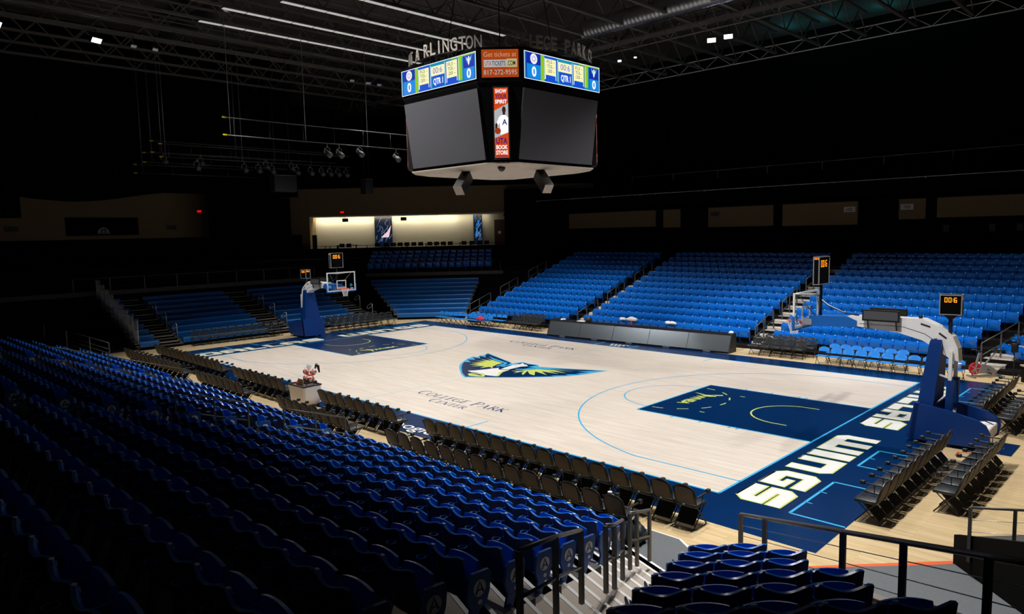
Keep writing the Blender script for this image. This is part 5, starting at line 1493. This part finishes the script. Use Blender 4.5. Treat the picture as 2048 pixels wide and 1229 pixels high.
def flood(x, y, z, label, aim, sz=0.3, lit=True):
    t = thing('floodlight', label, 'floodlight', (x, y, z))
    d = (Vector(aim)-Vector((x, y, z))).normalized()
    q = d.to_track_quat('-Z', 'Y').to_matrix()
    R = lambda a, b, c_: tuple(q @ Vector((a, b, c_)))
    m = MB(); m.box(-sz/2-0.03, sz/2+0.03, -sz/4-0.03, sz/4+0.03, 0.0, 0.2, 'black_metal', fn=R); m.build('housing', t)
    m = MB(); m.box(-sz/2, sz/2, -sz/4, sz/4, -0.01, 0.0, 'glow_white' if lit else 'steel_light', fn=R); m.build('lens', t)
    m = MB(); m.tube([(0, 0, 0.1), (0, 0, 0.55)], 0.02, 'black_metal', 5); m.build('yoke', t)
for i, (x, y, s, lit) in enumerate(((-20.2, -9.5, 0.5, True), (-20.1, -13.9, 0.6, True), (-20.2, -7.7, 0.3, False), (-20.2, -6.6, 0.3, False), (-20.2, 6.0, 0.3, False), (-20.2, 7.3, 0.35, False), (-20.2, 8.2, 0.3, False))):
    flood(x, y, 16.4, '%s white floodlight on the stage end catwalk, %s from the left' % ('lit' if lit else 'unlit', ORD[(2, 1, 3, 4, 5, 6, 7)[i]]), (0, y*0.3, 0), s, lit)
for i, (x, y, s, lit) in enumerate(((2.5, 13.2, 0.42, True), (3.45, 13.2, 0.42, True), (-7.2, 13.2, 0.42, True), (-3.4, 13.2, 0.2, True), (-2.3, 13.2, 0.14, True))):
    flood(x, y, 15.78, 'lit white floodlight on the far sideline truss, %s from the right' % ORD[(2, 1, 5, 4, 3)[i]], (16, -14, 4), s, lit)
# stage battens with hanging lamps
def pipe(x, y0, y1, z, sep, label, cabs):
    t = thing('lighting_batten', label, 'lighting batten', (x, 0, 0), 0, 'stage battens')
    for dz in (0, -sep):
        m = MB(); m.tube([(0, y0+0.2, z+dz), (0, y1, z+dz)], 0.03, 'rail_metal', 6); m.build('pipe', t)
        m = MB(); m.tube([(0, y0, z+dz), (0, y0+0.22, z+dz)], 0.045, 'yellow_cap', 8); m.build('end_cap', t)
    m = MB()
    for k in range(int((y1-y0)/2)):
        m.tube([(0, y0+0.6+2*k, z), (0, y0+0.6+2*k, z-sep)], 0.012, 'rail_metal', 5)
    m.build('spreader', t)
    for y in cabs:
        m = MB(); m.tube([(0, y, z-sep), (0, y, 20.6)], 0.018, 'grey_metal', 5); m.build('hanging_cable', t)
pipe(-15.05, -5.4, 9.5, 12.25, 0.9, 'long steel stage batten with yellow ends, nearest to the scoreboard', (-5.0, -0.65, 3.5))
pipe(-25.5, -4.9, 9.0, 12.0, 0.8, 'steel stage batten with yellow ends, second from the scoreboard', (-4.5, 0.5))
pipe(-27.5, -4.7, 9.0, 12.4, 0.72, 'steel stage batten with yellow ends, third from the scoreboard', (-4.0, 1.0))
pipe(-29.6, -4.5, 6.0, 11.85, 0.62, 'steel stage batten with yellow ends, fourth from the scoreboard', (-3.9,))
pipe(-31.2, -4.6, 4.0, 11.2, 0.58, 'short steel stage batten with yellow ends, farthest from the scoreboard', (-4.0,))
def stagelight(x, y, z, label, hang, group='stage lights'):
    t = thing('stage_light', label, 'stage light', (x, y, z), 0, group)
    m = MB()
    d = Vector((0.75, 0.2, -0.6)).normalized(); q = d.to_track_quat('Z', 'Y').to_matrix()
    prof = [(0.06, -0.28), (0.13, -0.25), (0.13, 0.05), (0.16, 0.07), (0.16, 0.3)]
    mm = MB(); mm.lathe(prof, (0, 0, 0), 'black_steel', 10); mm.v = [tuple(q @ Vector(p_)) for p_ in mm.v]; mm.build('barrel', t)
    m.tube([(-0.02, 0.17, 0.0), (-0.02, 0.17, 0.25), (0, 0, 0.34), (-0.02, -0.17, 0.25), (-0.02, -0.17, 0.0)], 0.016, 'steel_light', 5); m.tube([(0, 0, 0.33), (0, 0, hang)], 0.018, 'steel_light', 5); m.build('yoke', t)
for i, (x, y, z, h) in enumerate(((-15.05, 0.7, 10.8, 0.55), (-15.05, 1.5, 10.8, 0.55), (-15.05, 2.9, 10.95, 0.4), (-15.05, 5.6, 10.8, 0.55))):
    stagelight(x, y, z, 'dark stage light on the batten nearest the scoreboard, %s from the left' % ORD[i+1], h)
for i, y in enumerate((-2.6, 0.6, 1.6, 2.6, 4.5, 5.6, 6.5, 7.2, 7.9, 8.6)):
    stagelight(-25.5, y, 10.7, 'dark stage light on the second batten, %s from the left' % ORD[i+1], 0.5)
for i, (y, x) in enumerate(((-3.9, -27.5), (-1.5, -27.5), (3.2, -27.5), (5.2, -27.5))):
    stagelight(x, y, 11.2, 'dark stage light on the third batten, %s from the left' % ORD[i+1], 0.5)
for i, (y, w_) in enumerate(((0.25, 1.5), (6.4, 0.6))):
    t = thing('loudspeaker', ('wide' if i == 0 else 'narrow')+' black loudspeaker cluster hung in front of the end wall', 'loudspeaker', (-19.6, y, 9.3))
    m = MB(); m.bbox(-0.35, 0.35, -w_/2, w_/2, -0.5, 0.5, 'dark_grey', 0.04); m.build('cabinet', t)
    m = MB(); m.box(-0.34, 0.34, -w_/2+0.03, w_/2-0.03, 0.5, 0.51, 'concrete'); m.build('lid', t)
    
    for y2 in (-w_/3, w_/3):
        m = MB(); m.tube([(0, y2, 0.5), (0, y2, 11.3)], 0.012, 'black_metal', 5); m.build('hanging_cable', t)

# drapes and dark masses at the stage end
m = MB()
m.grid(lambda u, v: (-33.2+0.12*math.sin(u*120), -30+38.6*u, 9.25+(1-v)*(0.25*math.sin(u*19)+0.3*math.sin(u*7+1))+(20.6-9.25)*v), 240, 1, 'black_matte')
m.build('stage_curtain', label='black drape with a scalloped lower edge above the end wall', category='curtain')
m = MB(); m.grid(lambda u, v: (-32.6+0.08*math.sin(u*60), 0.9+6.8*u, 5.3+3.9*v), 80, 1, 'black_matte'); m.build('stage_curtain', label='tall black drape standing beside the lit corner concourse', category='curtain')
m = MB(); m.grid(lambda u, v: (-32.9+0.1*math.sin(u*20), -12.3+1.3*u, 7.6+1.9*v), 20, 1, 'black_matte'); m.build('stage_curtain', label='black drape bundle hanging at the far left frame edge', category='curtain')

# ---------------------------------------------------------------- signs, banner, concourse furniture
def sign(x, y, z, u, txt, label, w_=0.62, h=0.3, mb_='concrete_dark', mt_='dark_grey'):
    m = MB(); f = frame((x, y, z), u, (0, 0, 1))
    m.prism([(-w_/2, -h/2), (w_/2, -h/2), (w_/2, h/2), (-w_/2, h/2)], f, 0, 0.03, mb_)
    if txt:
        m.text(txt, lambda a, b, c_=0: f(a, b, 0.034), 0, -h*0.28, h*0.56, mt_, bold=0.015)
    m.build('wall_sign', label=label, category='sign')
sign(-4.31, 26.11, 7.0, (1, 0, 0), '101', 'small grey section sign reading 101, right of the blue doorway', 0.7, 0.34)
sign(5.15, 26.11, 6.97, (1, 0, 0), '102', 'pale section sign 102 on the beige panel left of the dark gap', 0.7, 0.34, 'nosing_white')
sign(8.49, 26.11, 7.0, (1, 0, 0), '103', 'pale section sign 103 on the short beige panel right of the dark gap', 0.7, 0.34, 'nosing_white')
sign(-35.97, -11.0, 6.95, (0, 1, 0), '111', 'dim section sign 111 on the end wall at the far left', 0.8, 0.36)
sign(-35.97, -0.6, 6.95, (0, 1, 0), '', 'dim blank section sign on the end wall left of the tall drape', 0.7, 0.34)
for i, x in enumerate((10.6, 12.9, 14.2)):
    sign(x, 26.19, 5.65, (1, 0, 0), '', 'small dim notice on the dark concourse wall, %s from the left' % ORD[i+1], 0.3, 0.42)
m = MB(); f = frame((-35.96, -7.8, 6.42), (0, 1, 0), (0, 0, 1))
m.prism([(0, 0), (4.8, 0), (4.8, 1.3), (0, 1.3)], f, 0, 0.02, 'black_matte')
m.ribbon([(2.4+0.36*math.cos(k*PI/12), 0.12+0.42*math.sin(k*PI/12)) for k in range(13)], 0.05, 'tag_white', lambda a, b: f(a, b, 0.024))
for k in range(-2, 3):
    m.ribbon([(2.4+0.12*k, 0.12), (2.4+0.12*k, 0.46-0.05*abs(k))], 0.04, 'tag_white', lambda a, b: f(a, b, 0.024))
m.build('wall_banner', label='wide dark banner with a small pale arch emblem on the end wall', category='banner')
def exit_sign(x, y, z, u, label):
    m = MB(); f = frame((x, y, z), u, (0, 0, 1))
    m.prism([(-0.2, -0.11), (0.2, -0.11), (0.2, 0.11), (-0.2, 0.11)], f, 0, 0.06, 'black_metal')
    m.text('EXIT', lambda a, b, c_=0: f(a, b, 0.064), 0, -0.07, 0.15, 'glow_red', width=0.34, bold=0.03)
    m.build('exit_sign', label=label, category='exit sign')
exit_sign(-35.95, 1.6, 8.2, (0, 1, 0), 'lit red exit sign on the dim end wall left of the drape')
q = bt(32.98, -14.35, 8.1); exit_sign(q[0], q[1], q[2], (1, 1, 0), 'lit red exit sign above the left end of the lit concourse')
def poster(t0, t1, mats, label, d=34.9):
    m = MB(); f = frame(bt(d, t0, 5.0), (1, 1, 0), (0, 0, 1))
    w_ = t1-t0
    m.prism([(0, 0), (w_, 0), (w_, 2.7), (0, 2.7)], f, 0, 0.03, 's_night')
    rg = random.Random(int(t0*10))
    for k in range(26):
        a, b = rg.uniform(0.1, w_-0.2), rg.uniform(0.3, 2.3)
        m.ribbon([(a, b), (min(w_-0.05, a+rg.uniform(-0.1, 0.25)), b+rg.uniform(0.1, 0.35)), (min(w_-0.05, a+rg.uniform(0, 0.3)), b+rg.uniform(0.2, 0.6))], rg.uniform(0.02, 0.09), mats[k % len(mats)], lambda p_, q_: f(max(0.02, p_), min(2.68, q_), 0.034))
    if w_ > 1:
        m.flat([(w_*0.35, 0.8), (w_*0.8, 0.8), (w_*0.95, 1.9), (w_*0.7, 1.3)], 's_pink', fn=lambda p_, q_: f(p_, q_, 0.038))
    m.build('wall_poster', label=label, category='poster')
poster(-11.9, -10.3, ['s_ice', 's_night', 's_ice'], 'tall blue marbled poster in the middle of the lit concourse')
poster(-2.85, -2.05, ['s_ice', 's_ice', 's_azure'], 'narrow pale blue poster at the right end of the lit concourse')
m = MB(); f = frame(bt(34.95, -0.95, 4.3), (1, 1, 0), (0, 0, 1)); m.prism([(0, 0), (0.95, 0), (0.95, 2.9), (0, 2.9)], f, 0, 0.06, 'door_brown'); m.prism([(0.35, 1.6), (0.6, 1.6), (0.6, 1.85), (0.35, 1.85)], f, 0.06, 0.07, 'tag_white')
o = m.build('door_1', kind='structure', label='brown door at the right end of the lit concourse')
def stool(t_, d, label):
    q = bt(d, t_, 4.15)
    t = thing('bar_chair', label, 'chair', q, PI/4, 'tall chairs on the corner concourse')
    m = MB(); m.bbox(-0.22, 0.22, -0.22, 0.22, 0.70, 0.76, 'black_metal', 0.02); m.build('seat', t)
    m = MB(); m.bbox(-0.22, 0.22, -0.24, -0.2, 0.86, 1.18, 'black_metal', 0.015); m.tube([(-0.19, -0.22, 0.7), (-0.19, -0.22, 0.9)], 0.015, 'black_metal', 5); m.tube([(0.19, -0.22, 0.7), (0.19, -0.22, 0.9)], 0.015, 'black_metal', 5); m.build('backrest', t)
    for a, b in ((-1, -1), (1, -1), (-1, 1), (1, 1)):
        m = MB(); m.tube([(a*0.19, b*0.19, 0.7), (a*0.22, b*0.22, 0)], 0.015, 'black_metal', 5); m.build('leg', t)
    return t
s0 = stool(-14.3, 32.2, 'black tall chair on the lit corner concourse, first from the left')
for i, t_ in enumerate((-13.7, -11.2, -10.4, -9.8, -9.2, -8.6, -8.0, -7.4, -6.6, -6.0, -5.4, -4.8, -3.6, -2.9, -2.2, -1.6)):
    dup(s0, 'black tall chair on the lit corner concourse, %s from the left' % ORD[i+2], bt(32.2, t_, 4.15), PI/4, 'tall chairs on the corner concourse')
for i, t_ in enumerate((-14.0, -9.5, -6.2, -3.2)):
    q = bt(32.7, t_, 4.15)
    t = thing('bar_table', 'dark high table on the lit corner concourse, %s from the left' % ORD[i+1], 'table', q, PI/4, 'high tables on the corner concourse')
    m = MB(); m.bbox(-0.9, 0.9, -0.2, 0.2, 1.02, 1.06, 'black_metal', 0.015); m.build('table_top', t)
    for a in (-0.8, 0.8):
        m = MB(); m.box(a-0.03, a+0.03, -0.15, 0.15, 0, 1.02, 'black_metal'); m.build('leg', t)
post_rail('railing', 'dark rail in front of the lit corner concourse', [bt(31.4, t_, 4.15) for t_ in (-17, -15.6, -15.2, -14.6, -12, -9, -6, -3, -0.5)], 1.0, 'black_metal', 0.02, 0.05, mid=())
for i, t_ in enumerate((-14.2, -9.0)):
    q = bt(33.3, t_, 7.46)
    m = MB(); m.bbox(-0.25, 0.25, -0.12, 0.12, -0.2, 0.1, 'black_metal', 0.03); m.tube([(0, 0, 0.15), (0, 0, 0.24)], 0.02, 'black_metal', 5)
    o = m.build('loudspeaker', loc=q, label='small black speaker under the lit concourse ceiling, %s' % ('left' if i == 0 else 'right'), category='loudspeaker'); o.rotation_euler = (0, 0, PI/4)
# cove lamps inside the concourse, close to its back wall
for k in range(6):
    q = bt(34.45, -16.3+2.7*k, 7.66); a = bt(35.0, -16.3+2.7*k, 6.75)
    lamp('concourse_lamp', 'AREA', q, a, 30 if k < 5 else 12, (1.0, 0.93, 0.76), shape='RECTANGLE', size=2.6, size_y=0.12)
# teal work lights washing the roof deck beyond the far truss
for x in (-1.5, 1.6, 5.2, 8.8):
    lamp('roof_work_light', 'POINT', (x, 31.3, 19.7), (x, 31.3, 21), 14, (0.05, 0.75, 0.85), shadow_soft_size=0.1)
